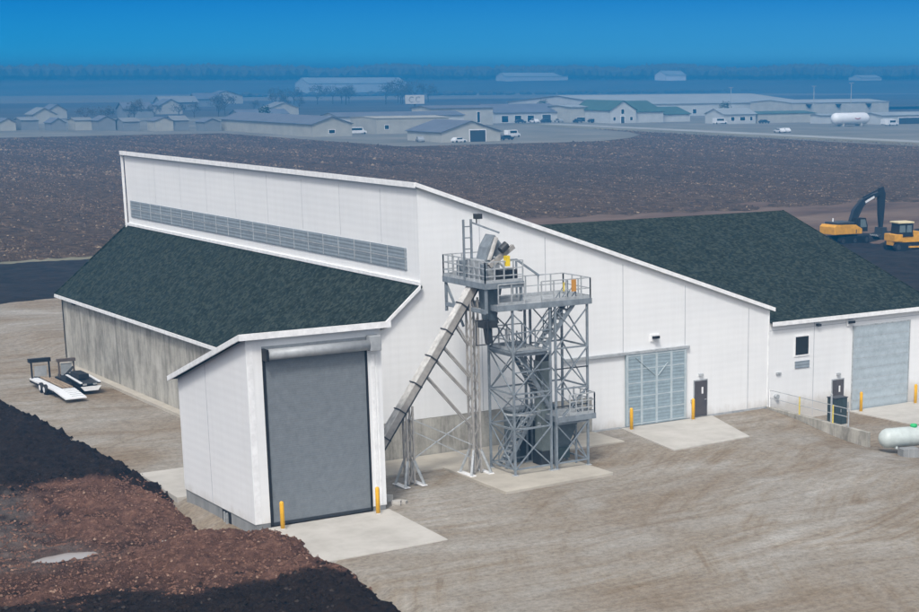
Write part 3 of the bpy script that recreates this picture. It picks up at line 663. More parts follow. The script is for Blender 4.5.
for a, zb_ in ((40.3, 5.0), (40.75, 5.9), (39.75, 3.6), (41.5, 7.3)):
    A = c_at(a) - nrm * .2
    q = MB()
    for dy in (-.16, .16): q.beam((A.x, CY + dy, A.z), (42.45, CY + dy, zb_ - .4 - (42.45 - a) * .25), .07)
    q.build('brace', TANMET, cv)
for pa, pb in (((38.95, 1.3), (42.5, 3.2)), ((38.95, 3.4), (42.5, 1.6)), ((38.95, 2.8), (42.5, .9))):
    q = MB(); q.beam((pa[0], CY - .1, pa[1]), (pb[0], CY - .1, pb[1]), .05); q.build('brace', GALV, cv)

# ------------------------------------------------------------------ access tower
tw = thing('access_tower', 'blue grey steel stair tower with decks, braces and railings in front of the warehouse', 'tower')
TZ = .14
Y0, Y1 = 73.0, 75.4; XA, XB, XC, XD = 43.92, 46.1, 46.42, 48.35
DKZ = 8.55
for x in (XA, XB, XC, XD):
    for y in (Y0, Y1):
        q = MB(); q.beam((x, y, TZ), (x, y, DKZ), .105); lg = q.build('leg', BLUEST, tw)
        q = MB(); q.box(x - .14, x + .14, y - .14, y + .14, TZ, TZ + .03); q.build('base_plate', GALV, lg)
def brace(p, q_, w=.07, mt=None):
    q = MB(); q.beam(p, q_, w); q.build('brace', mt or BLUEST, tw)
lev = [.45, 2.5, 4.3, 6.4, 8.4]
for x0, x1 in ((XA, XB), (XC, XD)):
    for y in (Y0, Y1):
        for z in lev[:-1]: brace((x0, y, z), (x1, y, z), .08)
        for k in range(4):
            if y == Y0 or k % 2 == 0: brace((x0, y - .05, lev[k]), (x1, y - .05, lev[k + 1]), .055)
            brace((x1, y + .05, lev[k]), (x0, y + .05, lev[k + 1]), .055)
for x in (XA, XD):
    for z in lev[:-1]: brace((x, Y0, z), (x, Y1, z), .08)
    for k in range(4):
        brace((x - .04, Y0, lev[k]), (x - .04, Y1, lev[k + 1]), .055)
        brace((x + .04, Y1, lev[k]), (x + .04, Y0, lev[k + 1]), .055)
for z in (3.3, 4.05, 5.4, 7.4): brace((XA, Y0 - .03, z), (XB, Y0 - .03, z + .04), .06)
for z in (5.35, 3.4): brace((XC, Y0 - .03, z), (XD, Y0 - .03, z), .06, DKMET)
# hooped ladder guards inside the left bay
for z in (2.45, 3.15, 4.0):
    q = MB(); pts = [(44.0 + 1.0 + 1.0 * math.cos(a), 74.1 + .95 * math.sin(a), z) for a in [PI + PI * k / 12 for k in range(13)]]
    for a, b in zip(pts, pts[1:]): q.beam(a, b, .05, .09)
    q.build('hoop', GALV, tw)
def railing(pts, z, h=1.05, mt=None, mid=2, step=.75, kick=True):
    q = MB()
    for (a, b) in zip(pts, pts[1:]):
        A = Vector((*a, 0)); B = Vector((*b, 0)); n = max(1, round((B - A).length / step))
        for k in range(n + 1):
            c = A.lerp(B, k / n); q.beam((c.x, c.y, z), (c.x, c.y, z + h), .055)
        for i in range(1, mid + 1): q.beam((A.x, A.y, z + h * i / mid), (B.x, B.y, z + h * i / mid), .05)
        if kick: q.beam((A.x, A.y, z + .09), (B.x, B.y, z + .09), .02, .16)
    return q.build('railing', mt or GALV, tw)
def deck(x0, x1, y0, y1, z, name='deck', th=.12):
    q = MB(); q.box(x0, x1, y0, y1, z - .05, z); d = q.build(name, GALV, tw)
    q = MB(); q.box(x0 - .03, x1 + .03, y0 - .03, y0, z - .27, z + .02); q.box(x0 - .03, x1 + .03, y1, y1 + .03, z - .27, z + .02); q.box(x0 - .03, x0, y0, y1, z - .27, z + .02); q.box(x1, x1 + .03, y0, y1, z - .27, z + .02)
    q.build('edge_channel', BLUEST, d)
deck(43.05, 48.55, 72.9, 75.5, 8.82)
railing([(43.1, 72.93), (44.6, 72.93)], 8.82); railing([(45.6, 72.93), (48.52, 72.93)], 8.82); railing([(48.52, 72.93), (48.52, 75.47)], 8.82); railing([(48.52, 75.47), (44.7, 75.47)], 8.82)
# sloping tall frame on the deck
q = MB(); q.beam((45.65, 75.4, 8.82), (45.65, 75.4, 10.75), .08); q.beam((45.0, 75.4, 10.75), (45.65, 75.4, 10.75), .08); q.beam((45.65, 75.4, 10.75), (47.0, 75.4, 9.85), .1); q.build('hoist_frame', BLUEST, tw)
q = MB(); q.box(47.35, 47.62, 72.86, 72.9, 9.25, 9.85); q.build('guard_sign', ORANGE, tw)
q = MB(); q.box(46.85, 46.93, 72.86, 72.9, 9.3, 9.75); q.build('guard_sign', LIME, tw)
# upper platform
deck(42.4, 44.6, 73.0, 77.2, 9.95, 'upper_deck')
railing([(42.42, 73.02), (42.42, 77.18)], 9.95, 1.1, mid=3, step=.55); railing([(42.42, 77.18), (44.58, 77.18)], 9.95, 1.1, mid=3, step=.55)
railing([(42.42, 73.02), (44.58, 73.02)], 9.95, 1.05, mid=3, step=.6)
for x in (42.5, 44.5):
    for y in (73.1, 77.1): 
        q = MB(); q.beam((x, y, 8.5 if y < 76 else 8.2), (x, y, 9.65), .12); q.build('deck_post', BLUEST, tw)
    q = MB(); q.beam((x, 77.1, 9.6), (x, 75.4, 7.6), .1); q.build('knee_brace', BLUEST, tw)
    q = MB(); q.beam((x, 73.1, 8.55), (x, 77.1, 8.55), .14, .2); q.build('girder', BLUEST, tw)
# stairs
def stairs(A, B, y, w, name='stair_flight'):
    root = MB(); A = Vector(A); B = Vector(B)
    for yy in (y, y + w): root.beam((A.x, yy, A.y), (B.x, yy, B.y), .05, .22)
    st = root.build(name, BLUEST, tw)
    n = max(4, int(abs(A.y - B.y) / .23)); t = MB()
    for k in range(1, n):
        c = A.lerp(B, k / n); t.box(c.x - .12, c.x + .12, y + .03, y + w - .03, c.y - .02, c.y + .02)
    t.build('tread', GALV, st)
    h = MB()
    for yy in (y, y + w):
        for dz in (.5, .95): h.beam((A.x, yy, A.y + dz), (B.x, yy, B.y + dz), .04)
        for k in range(5):
            c = A.lerp(B, k / 4); h.beam((c.x, yy, c.y), (c.x, yy, c.y + .95), .04)
    h.build('stair_rail', BLUEST, st)
    return st
stairs((47.75, 8.75), (45.75, 6.45), 73.1, .75)
stairs((44.75, 6.4), (46.75, 3.05), 74.0, .75)
stairs((46.1, 2.9), (44.3, .2), 74.55, .7)
deck(44.0, 45.9, 73.1, 75.2, 6.45, 'landing'); railing([(44.0, 73.1), (44.0, 75.2), (45.8, 75.2)], 6.45)
deck(46.5, 48.75, 72.9, 74.9, 2.85, 'landing')
railing([(48.72, 72.92), (48.72, 74.88)], 2.85, 1.1, mid=3); railing([(47.2, 72.92), (48.72, 72.92)], 2.85, 1.1, mid=3, step=.4)
q = MB(); q.beam((46.9, 73.2, 2.85), (48.3, 73.2, 4.0), .07); q.build('brace', BLUEST, tw)
# elevator leg casing, lower hopper
el = thing('bucket_elevator', 'grey green elevator casing standing inside the right bay of the stair tower', 'elevator')
q = MB(); q.box(46.3, 46.95, 74.2, 74.9, .2, 5.6); q.build('casing', simple('grey_green_casing', (.20, .23, .22), .5, .1), el)
q = MB(); q.box(46.2, 47.05, 74.1, 75.0, .16, .9); q.build('boot', DKMET, el)
q = MB(); q.prism([(46.3, 74.2, 5.6), (46.95, 74.2, 5.6), (46.75, 74.35, 6.1), (46.45, 74.35, 6.1)], (0, .6, 0)); q.build('head', DKMET, el)
CABIN = simple('blue_grey_cabin', (.10, .125, .14), .5, .1, .2, 3)
hp = thing('control_cabin', 'dark blue grey steel cabin on the pad under the tower stairs', 'cabin', (46.6, 75.9, TZ))
q = MB(); q.box(-1.3, 1.35, -.45, .45, .05, 2.75); q.build('body', CABIN, hp)
q = MB(); q.box(-1.35, 1.4, -.5, .5, 2.751, 2.85); q.build('roof', BLUEST, hp)
q = MB(); q.box(-.9, -.05, -.48, -.451, .1, 2.2); d = q.build('door', DKMET, hp)
q = MB(); q.box(-.2, -.12, -.53, -.48, 1.05, 1.2); q.build('handle', GALV, d)
q = MB(); q.box(.25, 1.1, -.48, -.451, .5, 2.2); q.build('louvre_panel', BLUEST, hp)
rh = thing('receiving_hopper', 'dark steel hopper with sloped sides under the right bay of the tower', 'hopper', (47.45, 74.2, TZ))
q = MB(); q.prism([(-.75, -.55, 2.3), (.75, -.55, 2.3), (.75, .55, 2.3), (-.75, .55, 2.3)], (0, 0, .25)); vs = [(-.75, -.55, 2.3), (.75, -.55, 2.3), (.75, .55, 2.3), (-.75, .55, 2.3), (-.3, -.25, .9), (.3, -.25, .9), (.3, .25, .9), (-.3, .25, .9)]
q.idx(vs, [(0, 1, 5, 4), (1, 2, 6, 5), (2, 3, 7, 6), (3, 0, 4, 7), (4, 5, 6, 7)]); q.build('bin', CABIN, rh)
for sx_ in (-.65, .65):
    for sy_ in (-.45, .45): q = MB(); q.beam((sx_, sy_, 0), (sx_, sy_, 2.3), .09); q.build('leg', BLUEST, rh)
q = MB(); q.box(-.35, .35, -.3, .3, .3, .9); q.build('screw_box', DKGRN, rh)
# machinery on the upper platform
sm_ = thing('conveyor_head', 'cluttered grey drive head with dark tilted motor hood on the upper platform', 'machine', (0, 0, 0))
q = MB(); q.box(42.7, 43.9, 74.1, 75.3, 9.96, 11.0); q.build('casing', GALV, sm_)
q = MB(); q.prism([(43.0, 74.0, 10.9), (43.9, 74.0, 10.9), (44.1, 74.0, 11.6), (43.6, 74.0, 12.2), (43.2, 74.0, 11.6)], (0, .9, 0)); q.build('discharge_hood', BLUEST, sm_)
q = MB(); q.beam((43.15, 73.85, 11.0), (43.6, 73.85, 12.1), .22, .1); q.build('cover_plate', COVER, sm_)
q = MB(); q.tube((43.5, 73.3, 11.5), (43.85, 73.3, 11.78), .2, n=14); q.build('motor', DKMET, sm_)
q = MB(); q.beam((42.95, 73.5, 10.75), (44.35, 73.5, 11.65), .2, .22); q.build('drive_arm', TANMET, sm_)
q = MB(); q.beam((43.2, 73.45, 11.2), (43.9, 73.45, 10.5), .08); q.build('link', GALV, sm_)
q = MB(); q.box(43.6, 43.82, 72.95, 73.2, 10.75, 11.25); q.build('guard_box', simple('bright_yellow', (.80, .58, .02), .5), sm_)
q = MB(); q.box(43.6, 44.5, 73.4, 74.0, 9.96, 10.5); q.build('gearbox', DKMET, sm_)
for x_, y_, r2_ in ((42.75, 73.7, .2), (42.75, 75.9, .25), (43.5, 76.2, .22)): q = MB(); q.tube((x_, y_, 9.96), (x_, y_, 10.85), r2_, n=12); q.build('drum', BLUEST, sm_)
q = MB(); q.prism([(42.75, 73.6, 9.6), (43.7, 73.6, 9.6), (43.35, 73.6, 8.0), (42.95, 73.6, 8.0)], (0, .7, 0)); q.build('spout', CABIN, sm_)
q = MB(); q.box(42.55, 43.3, 73.4, 74.1, 7.7, 8.05); q.beam((42.9, 73.75, 7.7), (43.0, 73.75, 6.9), .3); q.build('spout_outlet', DKMET, sm_)
q = MB()
for x in (41.95, 42.62):
    for zz in (6.95,): q.beam((x, 73.2, zz), (x, 73.2, 8.2), .05)
q.beam((41.95, 73.2, 6.95), (42.62, 73.2, 6.95), .05); q.beam((41.95, 73.2, 8.15), (42.62, 73.2, 8.15), .05); q.build('sampling_frame', DKMET, sm_)
lp = thing('davit_frame', 'twin pole davit with rungs and small floodlight rising above the upper platform', 'davit', (0, 0, 0))
for x in (42.35, 42.78): q = MB(); q.beam((x, 74.9, 9.96), (x, 74.9, 12.95), .09); q.build('pole', BLUEST, lp)
for k in range(5): q = MB(); q.beam((42.35, 74.9, 10.4 + k * .55), (42.78, 74.9, 10.4 + k * .55), .05); q.build('rung', BLUEST, lp)
q = MB(); q.beam((42.78, 74.9, 12.8), (44.1, 74.4, 12.25), .09); q.build('jib', BLUEST, lp)
q = MB(); q.box(43.0, 43.35, 74.75, 75.05, 12.95, 13.2); q.beam((43.1, 74.9, 12.7), (43.1, 74.9, 12.95), .05); q.build('floodlight', DKMET, lp)

# ------------------------------------------------------------------ two trailers by the concrete wall
def wheel(parent, x, y, z, r, w, side):
    q = MB(); q.lathe((x - w / 2, y, z), (1, 0, 0), [(0, r * .8), (.04, r), (w - .04, r), (w, r * .8)], 18); ty = q.build('wheel', BLACK, parent, True)
    q = MB(); q.lathe((x + side * (w / 2 - .02), y, z), (side, 0, 0), [(0, r * .58), (.03, r * .55), (.035, .03)], 14); q.build('rim', TANKW, ty)
ta = thing('flatbed_trailer', 'white tandem axle flatbed trailer with sloped tail and tan planks by the concrete wall', 'trailer', (33.35, 113.6, -.5))
q = MB()
q.prism([(-.95, 3.6, .62), (-.95, -2.2, .62), (-.95, -4.9, .35), (-.95, -4.9, .27), (-.95, -2.2, .5), (-.95, 3.6, .5)], (.62, 0, 0)); q.build('deck_board', TANKW, ta)
q = MB(); q.prism([(-.33, -2.2, .61), (-.33, -4.9, .34), (-.33, -4.9, .27), (-.33, -2.2, .5)], (.9, 0, 0)); q.build('ramp', TANKW, ta)
q = MB()
for k in range(5): q.box(-.33, .57, -2.6 - k * .45, -2.56 - k * .45, .56 - k * .045, .6 - k * .045)
q.build('ramp_cleat', GALV, ta)
for k, x in enumerate((-.25, .02, .29)): q = MB(); q.box(x, x + .2, -2.1, 3.2 - k * .3, .62, .70); q.build('plank', WOOD, ta)
q = MB(); q.box(-.95, -.83, -2.3, 3.6, .34, .5); q.box(.45, .57, -2.3, 3.6, .34, .5)
for k in range(6): q.box(-.83, .45, -2 + k * 1.05, -1.9 + k * 1.05, .36, .5)
q.box(-.33, .57, -2.2, 3.6, .5, .55); q.beam((-.7, 3.6, .45), (-.15, 5.0, .42), .1); q.beam((.4, 3.6, .45), (-.15, 5.0, .42), .1); q.build('chassis', BLACK, ta)
for y in (-.55, .45):
    wheel(ta, -1.02, y, .38, .38, .26, -1); wheel(ta, .62, y, .38, .38, .26, 1)
q = MB(); q.box(-.85, -.75, 3.3, 3.42, .6, 1.9); q.box(.45, .55, 3.3, 3.42, .6, 1.9); q.box(-.98, .62, 3.2, 3.6, 1.8, 2.08); q.build('headboard', BLACK, ta)
q = MB(); q.box(-.6, .3, 3.34, 3.38, .75, 1.5); q.build('headboard_panel', CARS, ta)
tb = thing('equipment_trailer', 'black machinery trailer with white bodywork parked beside the concrete wall kerb', 'trailer', (34.85, 113.9, -.5))
q = MB(); q.box(-.7, .75, -2.6, 3.4, .35, .55); q.beam((-.4, 3.4, .45), (0, 4.8, .42), .1); q.beam((.4, 3.4, .45), (0, 4.8, .42), .1); q.build('chassis', BLACK, tb)
q = MB(); q.prism([(-.72, -2.7, .86), (-.72, .6, 1.02), (-.72, .6, .94), (-.72, -2.7, .76)], (1.5, 0, 0)); q.build('top_cover', DKMET, tb)
for x0_ in (-.74, .62): q = MB(); q.prism([(x0_, -2.72, .87), (x0_, .6, 1.03), (x0_, .6, 1.08), (x0_, -2.72, .93)], (.18, 0, 0)); q.build('side_rail', TANKW, tb)
q = MB(); q.box(-.45, .3, -1.6, .3, 1.0, 1.35); q.build('engine_block', BLACK, tb)
q = MB(); q.beam((-.5, 1.2, 1.0), (.4, 2.4, 1.3), .12); q.beam((.1, 1.2, 1.0), (-.3, 2.3, .8), .1); q.build('folded_boom', DKMET, tb)
q = MB(); q.prism([(-.6, -2.2, .56), (-.6, 1.0, .56), (-.6, 1.0, 1.0), (-.6, -2.2, .72)], (1.25, 0, 0)); q.build('machine_body', BLACK, tb)
q = MB(); q.prism([(-.7, -2.75, .62), (.8, -2.75, .62), (.55, -2.75, .3), (-.45, -2.75, .3)], (0, .12, 0)); q.build('tail_panel', TANKW, tb)
for x in (-.55, .2): q = MB(); q.box(x, x + .28, -2.79, -2.751, .72, .84); q.build('tail_lamp', CARS, tb)
for y in (-.6, .35): wheel(tb, -.82, y, .36, .36, .24, -1); wheel(tb, .88, y, .36, .36, .24, 1)
q = MB(); q.box(-.6, -.5, 2.6, 2.72, .56, 1.8); q.box(.5, .6, 2.6, 2.72, .56, 1.8); q.box(-.68, .68, 2.5, 2.8, 1.72, 1.95); q.build('headboard', simple('brown_steel', (.10, .08, .07), .6), tb)
q = MB(); q.box(-.42, .42, 2.64, 2.68, .7, 1.6); q.build('headboard_panel', CARS, tb)

ta.scale = tb.scale = (.9, .9, .9)
# ------------------------------------------------------------------ excavator and bulldozer
def track(parent, L_, y, w, h, z0=0):
    prof = []
    for k in range(9): a = -PI / 2 - PI * k / 8; prof.append((-L_ / 2 + h / 2 + h / 2 * math.cos(a), z0 + h / 2 + h / 2 * math.sin(a)))
    for k in range(9): a = PI / 2 - PI * k / 8; prof.append((L_ / 2 - h / 2 + h / 2 * math.cos(a), z0 + h / 2 + h / 2 * math.sin(a)))
    q = MB(); q.prism([(a, y - w / 2, b) for a, b in prof], (0, w, 0))
    for k in range(int(L_ / .22)): q.box(-L_ / 2 + .2 + k * .22, -L_ / 2 + .27 + k * .22, y - w / 2, y + w / 2, z0 - .03, z0 + h + .03)
    t = q.build('track', BLACK, parent)
    for k in range(3):
        q = MB(); x = -L_ / 2 + h / 2 + k * (L_ - h) / 2; q.lathe((x, y - w / 2 - .03, z0 + h / 2), (0, 1, 0), [(0, h * .3), (.05, h * .32)], 12); q.build('track_wheel', DKMET, t)
ex = thing('excavator', 'yellow tracked excavator with dark raised boom standing on black soil', 'excavator', (141.0, 156.0, tops_z(141, 156) - .0), 0)
for y in (-1.15, 1.15): track(ex, 4.6, y, .6, .85)
q = MB(); q.box(-.9, .9, -.85, .85, .35, 1.0); q.build('undercarriage', BLACK, ex)
q = MB(); q.lathe((0, 0, 1.0), (0, 0, 1), [(0, .75), (.15, .75)], 18); q.build('slew_ring', DKMET, ex)
q = MB(); q.prism([(-3.2, -1.35, 1.2), (1.2, -1.35, 1.15), (1.2, -1.35, 1.75), (.2, -1.35, 2.25), (-2.9, -1.35, 2.35), (-3.25, -1.35, 2.1)], (0, 2.7, 0)); q.build('body', CATY, ex, bevel=.05)
q = MB(); q.box(-2.6, .1, -1.2, 1.2, 2.36, 2.6); q.build('engine_cover', DKMET, ex, bevel=.04)
q = MB(); q.tube((-1.9, .5, 2.6), (-1.9, .5, 3.0), .09, n=8); q.build('exhaust', TANKW, ex)
q = MB(); q.box(.15, .3, -1.36, -1.355, 1.25, 1.7); q.build('access_panel', DKMET, ex)
q = MB(); q.prism([(.5, -1.3, 1.4), (2.1, -1.3, 1.4), (2.1, -1.3, 2.1), (1.75, -1.3, 3.0), (.55, -1.3, 3.0)], (0, 1.0, 0)); cb_ = q.build('cab', BLACK, ex, bevel=.03)
q = MB(); q.prism([(.9, -1.31, 1.9), (1.95, -1.31, 1.9), (1.65, -1.31, 2.85), (.9, -1.31, 2.85)], (0, .006, 0)); q.build('window', simple('cab_glass', (.14, .18, .19), .15), cb_)
bp = [(.6, 1.9), (1.3, 3.2), (2.7, 4.6), (5.2, 5.65)]
up_ = [(.6, 1.9), (.55, 2.6), (1.05, 3.9), (2.3, 5.05), (3.9, 5.6), (5.3, 5.9), (5.45, 5.55), (4.0, 5.1), (2.8, 4.45), (1.75, 3.4), (1.2, 2.3), (1.0, 1.8)]
q = MB(); q.prism([(a, .0, b) for a, b in up_], (0, .5, 0)); bo = q.build('boom', DKMET, ex)
DKBLU = simple('dark_boom_paint', (.022, .027, .035), .4, 0, .2)
bo.data.materials[0] = DKBLU
q = MB(); q.prism([(2.75, -.012, 4.85), (4.2, -.012, 5.45), (4.3, -.012, 5.2), (2.85, -.012, 4.6)], (0, .008, 0)); q.build('boom_decal', TANKW, bo)
q = MB(); q.prism([(5.15, .05, 6.35), (5.75, .05, 6.5), (6.15, .05, 5.6), (6.0, .05, 3.0), (5.85, .05, 1.6), (5.45, .05, 1.6), (5.2, .05, 3.2), (5.1, .05, 5.2)], (0, .4, 0)); q.build('stick', DKBLU, ex)
q = MB(); q.beam((2.6, .25, 5.3), (5.2, .25, 6.2), .16); q.beam((.9, -.05, 1.9), (2.3, -.05, 4.2), .15); q.beam((.9, .55, 1.9), (2.3, .55, 4.2), .15); q.build('ram', DKBLU, ex)
q = MB(); q.prism([(5.3, -.4, 1.6), (6.05, -.4, 1.6), (6.2, -.4, 1.1), (5.9, -.4, .3), (5.2, -.4, .15), (4.7, -.4, .55), (4.9, -.4, .65), (5.25, -.4, .8)], (0, 1.3, 0)); bk = q.build('bucket', DKMET, ex)
q = MB()
for k in range(4): q.beam((4.75, -.3 + k * .36, .55), (4.45, -.3 + k * .36, .75), .09)
q.build('tooth', GALV, bk)
dz = thing('bulldozer', 'yellow bulldozer with glazed cab and pale roof at the right edge beyond the annex', 'bulldozer', (140.2, 145.4, tops_z(140.2, 145.4) + .02), R(-12))
for y in (-1.05, 1.05): track(dz, 3.9, y, .6, .95)
q = MB(); q.prism([(-1.9, -.75, .6), (2.2, -.75, .6), (2.2, -.75, 1.7), (.6, -.75, 1.9), (-1.9, -.75, 1.6)], (0, 1.5, 0)); q.build('body', CATY, dz, bevel=.05)
q = MB(); q.prism([(.75, -.72, 1.5), (2.35, -.72, 1.5), (2.35, -.72, 2.05), (.75, -.72, 2.25)], (0, 1.44, 0)); q.build('hood', CATY, dz, bevel=.05)
q = MB(); q.box(-1.95, -.9, -1.2, 1.2, 1.1, 1.9); q.build('rear_fender', CATY, dz, bevel=.05)
q = MB(); q.prism([(-1.35, -.85, 1.6), (.75, -.85, 1.6), (.55, -.85, 3.1), (-1.2, -.85, 3.1)], (0, 1.7, 0)); dc = q.build('cab', BLACK, dz, bevel=.04)
for x0, x1 in ((-1.15, -.35), (-.2, .5)): q = MB(); q.prism([(x0, -.86, 2.1), (x1, -.86, 2.1), (x1 - .05, -.86, 2.9), (x0 + .03, -.86, 2.9)], (0, .006, 0)); q.build('window', simple('cab_glass', (.14, .18, .19), .15), dc)
q = MB(); q.box(-1.4, .75, -.95, .95, 3.11, 3.3); q.build('cab_roof', simple('pale_yellow_roof', (.70, .60, .36), .5), dz, bevel=.04)
q = MB(); q.tube((1.3, .3, 2.2), (1.3, .3, 3.0), .08, n=8); q.build('exhaust', DKMET, dz)
q = MB(); q.prism([(2.75, -1.7, .1), (2.95, -1.7, .05), (2.85, -1.7, .6), (3.0, -1.7, 1.25), (2.8, -1.7, 1.25), (2.65, -1.7, .6)], (0, 3.4, 0)); q.build('blade', TANMET, dz)
for y in (-1.45, 1.45): q = MB(); q.beam((-.2, y, .5), (2.75, y, .45), .18); q.build('push_arm', CATY, dz)

# ------------------------------------------------------------------ background: road, lots, far fields
strip('grass_verge', [(343, 250), (362, 250), (372, 585), (352, 585)], .02, VERGE)
strip('road', [(355.5, 250), (364.5, 250), (374, 585), (364.5, 585)], .06, TARMAC)
strip('farm_track', [(338, 280), (343.5, 280), (351, 505), (347, 505)], .07, LOT)
strip('gravel_lot', [(365, 250), (900, 250), (900, 660), (374, 660)], -.0, LOT)
strip('gravel_lot', [(100, 560), (374, 560), (374, 760), (100, 760)], -.012, LOT)
strip('gravel_lot', [(225, 430), (290, 430), (312, 446), (330, 466), (342, 490), (349, 520), (350, 560), (225, 560)], .01, LOT)
strip('far_field', [(-400, 760.5), (2600, 760.5), (2600, 1150), (-400, 1150)], -.02, DARKF)
strip('far_field', [(-400, 1150.5), (2600, 1150.5), (2600, 1500), (-400, 1500)], -.02, TANF)
def far_z(x, y): return -.03 + 11.0 * smooth(1640, 1880, math.hypot(x, y))
DS = [1480, 1640, 1680, 1720, 1760, 1800, 1840, 1880, 2400, 5000]; AN = [R(a) for a in range(-6, 76, 3)]
m = MB()
for d0, d1 in zip(DS, DS[1:]):
    for a0, a1 in zip(AN, AN[1:]):
        q4 = [(d * math.sin(a), d * math.cos(a)) for d, a in ((d0, a0), (d1, a0), (d1, a1), (d0, a1))]
        m.face([(x, y, far_z(x, y) - .05) for x, y in q4])
struct(m.build('rising_far_field', DARKF, None, True))
strip('far_field', [(900.5, 250), (2600, 250), (2600, 760), (900.5, 760)], -.02, DARKF)

def gable(name, label, x0, x1, y0, y1, ze, zr_, wall, roof, axis='y', cat='building', group=None, door=None, windows=(), ov=.5):
    cx_, cy_ = (x0 + x1) / 2, (y0 + y1) / 2
    o = thing(name, label, cat, (x0, y0, 0), 0, group); W, D = x1 - x0, y1 - y0
    q = MB()
    if axis == 'y':
        q.prism([(0, 0, 0), (W, 0, 0), (W, 0, ze), (W / 2, 0, zr_), (0, 0, ze)], (0, D, 0))
    else:
        q.prism([(0, 0, 0), (0, D, 0), (0, D, ze), (0, D / 2, zr_), (0, 0, ze)], (W, 0, 0))
    q.build('wall', wall, o)
    q = MB(); t = .18
    if axis == 'y':
        s = (zr_ - ze) / (W / 2)
        q.prism([(-ov, -ov, ze - ov * s + .02), (W / 2, -ov, zr_ + .02), (W + ov, -ov, ze - ov * s + .02), (W + ov, -ov, ze - ov * s + t), (W / 2, -ov, zr_ + t), (-ov, -ov, ze - ov * s + t)], (0, D + 2 * ov, 0))
    else:
        s = (zr_ - ze) / (D / 2)
        q.prism([(-ov, -ov, ze - ov * s + .02), (-ov, D / 2, zr_ + .02), (-ov, D + ov, ze - ov * s + .02), (-ov, D + ov, ze - ov * s + t), (-ov, D / 2, zr_ + t), (-ov, -ov, ze - ov * s + t)], (W + 2 * ov, 0, 0))
    q.build('roof', roof, o)
    if door:
        a, b, h = door; q = MB(); q.box(a - .25, b + .25, -.06, -.003, 0, h + .3); d = q.build('door_frame', TRIM, o)
        q = MB(); q.box(a, b, -.1, -.061, 0, h); q.build('door', DKMET, o)
    for (a, b, z0, z1) in windows:
        q = MB(); q.box(a - .15, b + .15, -.06, -.003, z0 - .15, z1 + .15); w = q.build('window', TRIM, o)
        q = MB(); q.box(a, b, -.08, -.061, z0, z1); q.build('pane', GLASS, w)
    return o
gable('barn', 'long hazy barn with blue grey roof and plain gable end beyond the left field', 234.8, 248.3, 509, 583, 3.9, 6.1, BEIGE, BLUGR, cat='barn', windows=((5.5, 7.5, 1.0, 2.1),))
gable('barn', 'beige barn with grey roof and dark square door at the field edge', 246.3, 266, 447, 468, 2.9, 5.9, CREAM, BLUGR, cat='barn', door=(9.4, 14.6, 3.3))
gable('store_building', 'flat beige block of a building between the two barns', 263, 290, 521, 540, 4.9, 5.3, BEIGE, BEIGE, axis='x', ov=.2, windows=((3, 4.5, 1.5, 2.8),))
gable('store_building', 'long low pale building showing behind the beige block', 268, 318, 560, 574, 4.6, 5.8, OFFW, BLUGR, axis='x', windows=((22, 24, 1.2, 3.4), (33, 34.5, 1.2, 3.4)))
gable('store_building', 'taller pale building with dark gaps behind the barn with the square door', 318, 345, 585, 600, 6.4, 7.2, CREAM, BLUGR, axis='x', windows=((9, 10.2, 1, 5), (20, 21.2, 1, 5)))
gable('shop_building', 'long blue roofed building with dark openings left of the green roofed hall', 356, 388, 602, 624, 4.0, 7.0, OFFW, BLUGR, axis='x', door=(22, 26, 3), windows=((3, 6, .3, 2.8), (9, 12, .3, 2.8), (15, 18, .3, 2.8)))
gable('shop_building', 'cream flat building next to the green roofed hall', 385, 399, 592, 610, 6.0, 6.6, CREAM, PALER, axis='x', windows=((3, 8, .3, 2.0),))
gable('hall', 'white hall with steep gable front and green metal roof beside the road', 391.9, 404.4, 574, 600, 5.1, 8.6, OFFW, GRNR, cat='hall', door=(5.2, 6.8, 2.6), windows=((5.3, 6.7, 3.6, 5.4), (1.5, 2.6, 1, 2.4), (9.6, 10.8, 1, 2.4)))
gable('hall', 'white wing with green roof adjoining the steep gabled hall', 404.6, 419, 575.5, 600, 4.3, 8.2, OFFW, GRNR, axis='x', cat='hall')
gable('hall', 'lowest green roofed wing, furthest from the steep gable', 419.3, 433.5, 577, 596, 3.1, 5.7, OFFW, GRNR, axis='x', cat='hall')
gable('warehouse_building', 'huge shed with pale metal roof stretching behind the roadside buildings', 445, 560, 650, 740, 5.5, 8.9, OFFW, PALER, axis='x', windows=((15, 17, 1, 3), (45, 47, 1, 3)))
nb = gable('warehouse_building', 'flat fronted cream shed with three black wedges standing for roof step shadows at its eave', 520, 580, 615, 645, 5.9, 7.0, CREAM, PALER, axis='x', ov=.3)
for x in (8, 26, 45):
    q = MB(); q.prism([(x, -.9, 5.3), (x + 3.4, -.9, 5.3), (x + 1.9, -.9, 3.6)], (0, .88, 0)); q.build('shadow_wedge', BLACK, nb)  # black wedges modelled in place of the shadows of roof steps
gable('cottage', 'small roadside house with low hipped roof and dark windows', 423, 439, 541, 553, 3.7, 5.7, OFFW, PALER, axis='x', cat='house', windows=((3.5, 5.2, 1.2, 2.6), (8, 10.5, 1.2, 2.6), (13, 14.2, 1.2, 2.6)))
gable('shop_building', 'long plain cream building running right of the small roadside house', 440, 470, 541, 556, 3.6, 4.3, CREAM, GRNR, axis='x', ov=.3)
gable('shed', 'little white shed between the cream building and the gas tank', 456, 462, 522, 528, 3.2, 3.6, OFFW, PALER, axis='x', cat='shed')
gable('shed', 'open white canopy building at the far right end of the road', 468, 496, 500, 512, 3.4, 4.3, OFFW, PALER, axis='x', cat='shed', door=(9, 22, 2.4))
gable('store_building', 'long pale sheds roofline in haze above the left tree clump', 690, 790, 1500, 1530, 9, 14, OFFW, PALER, axis='x')
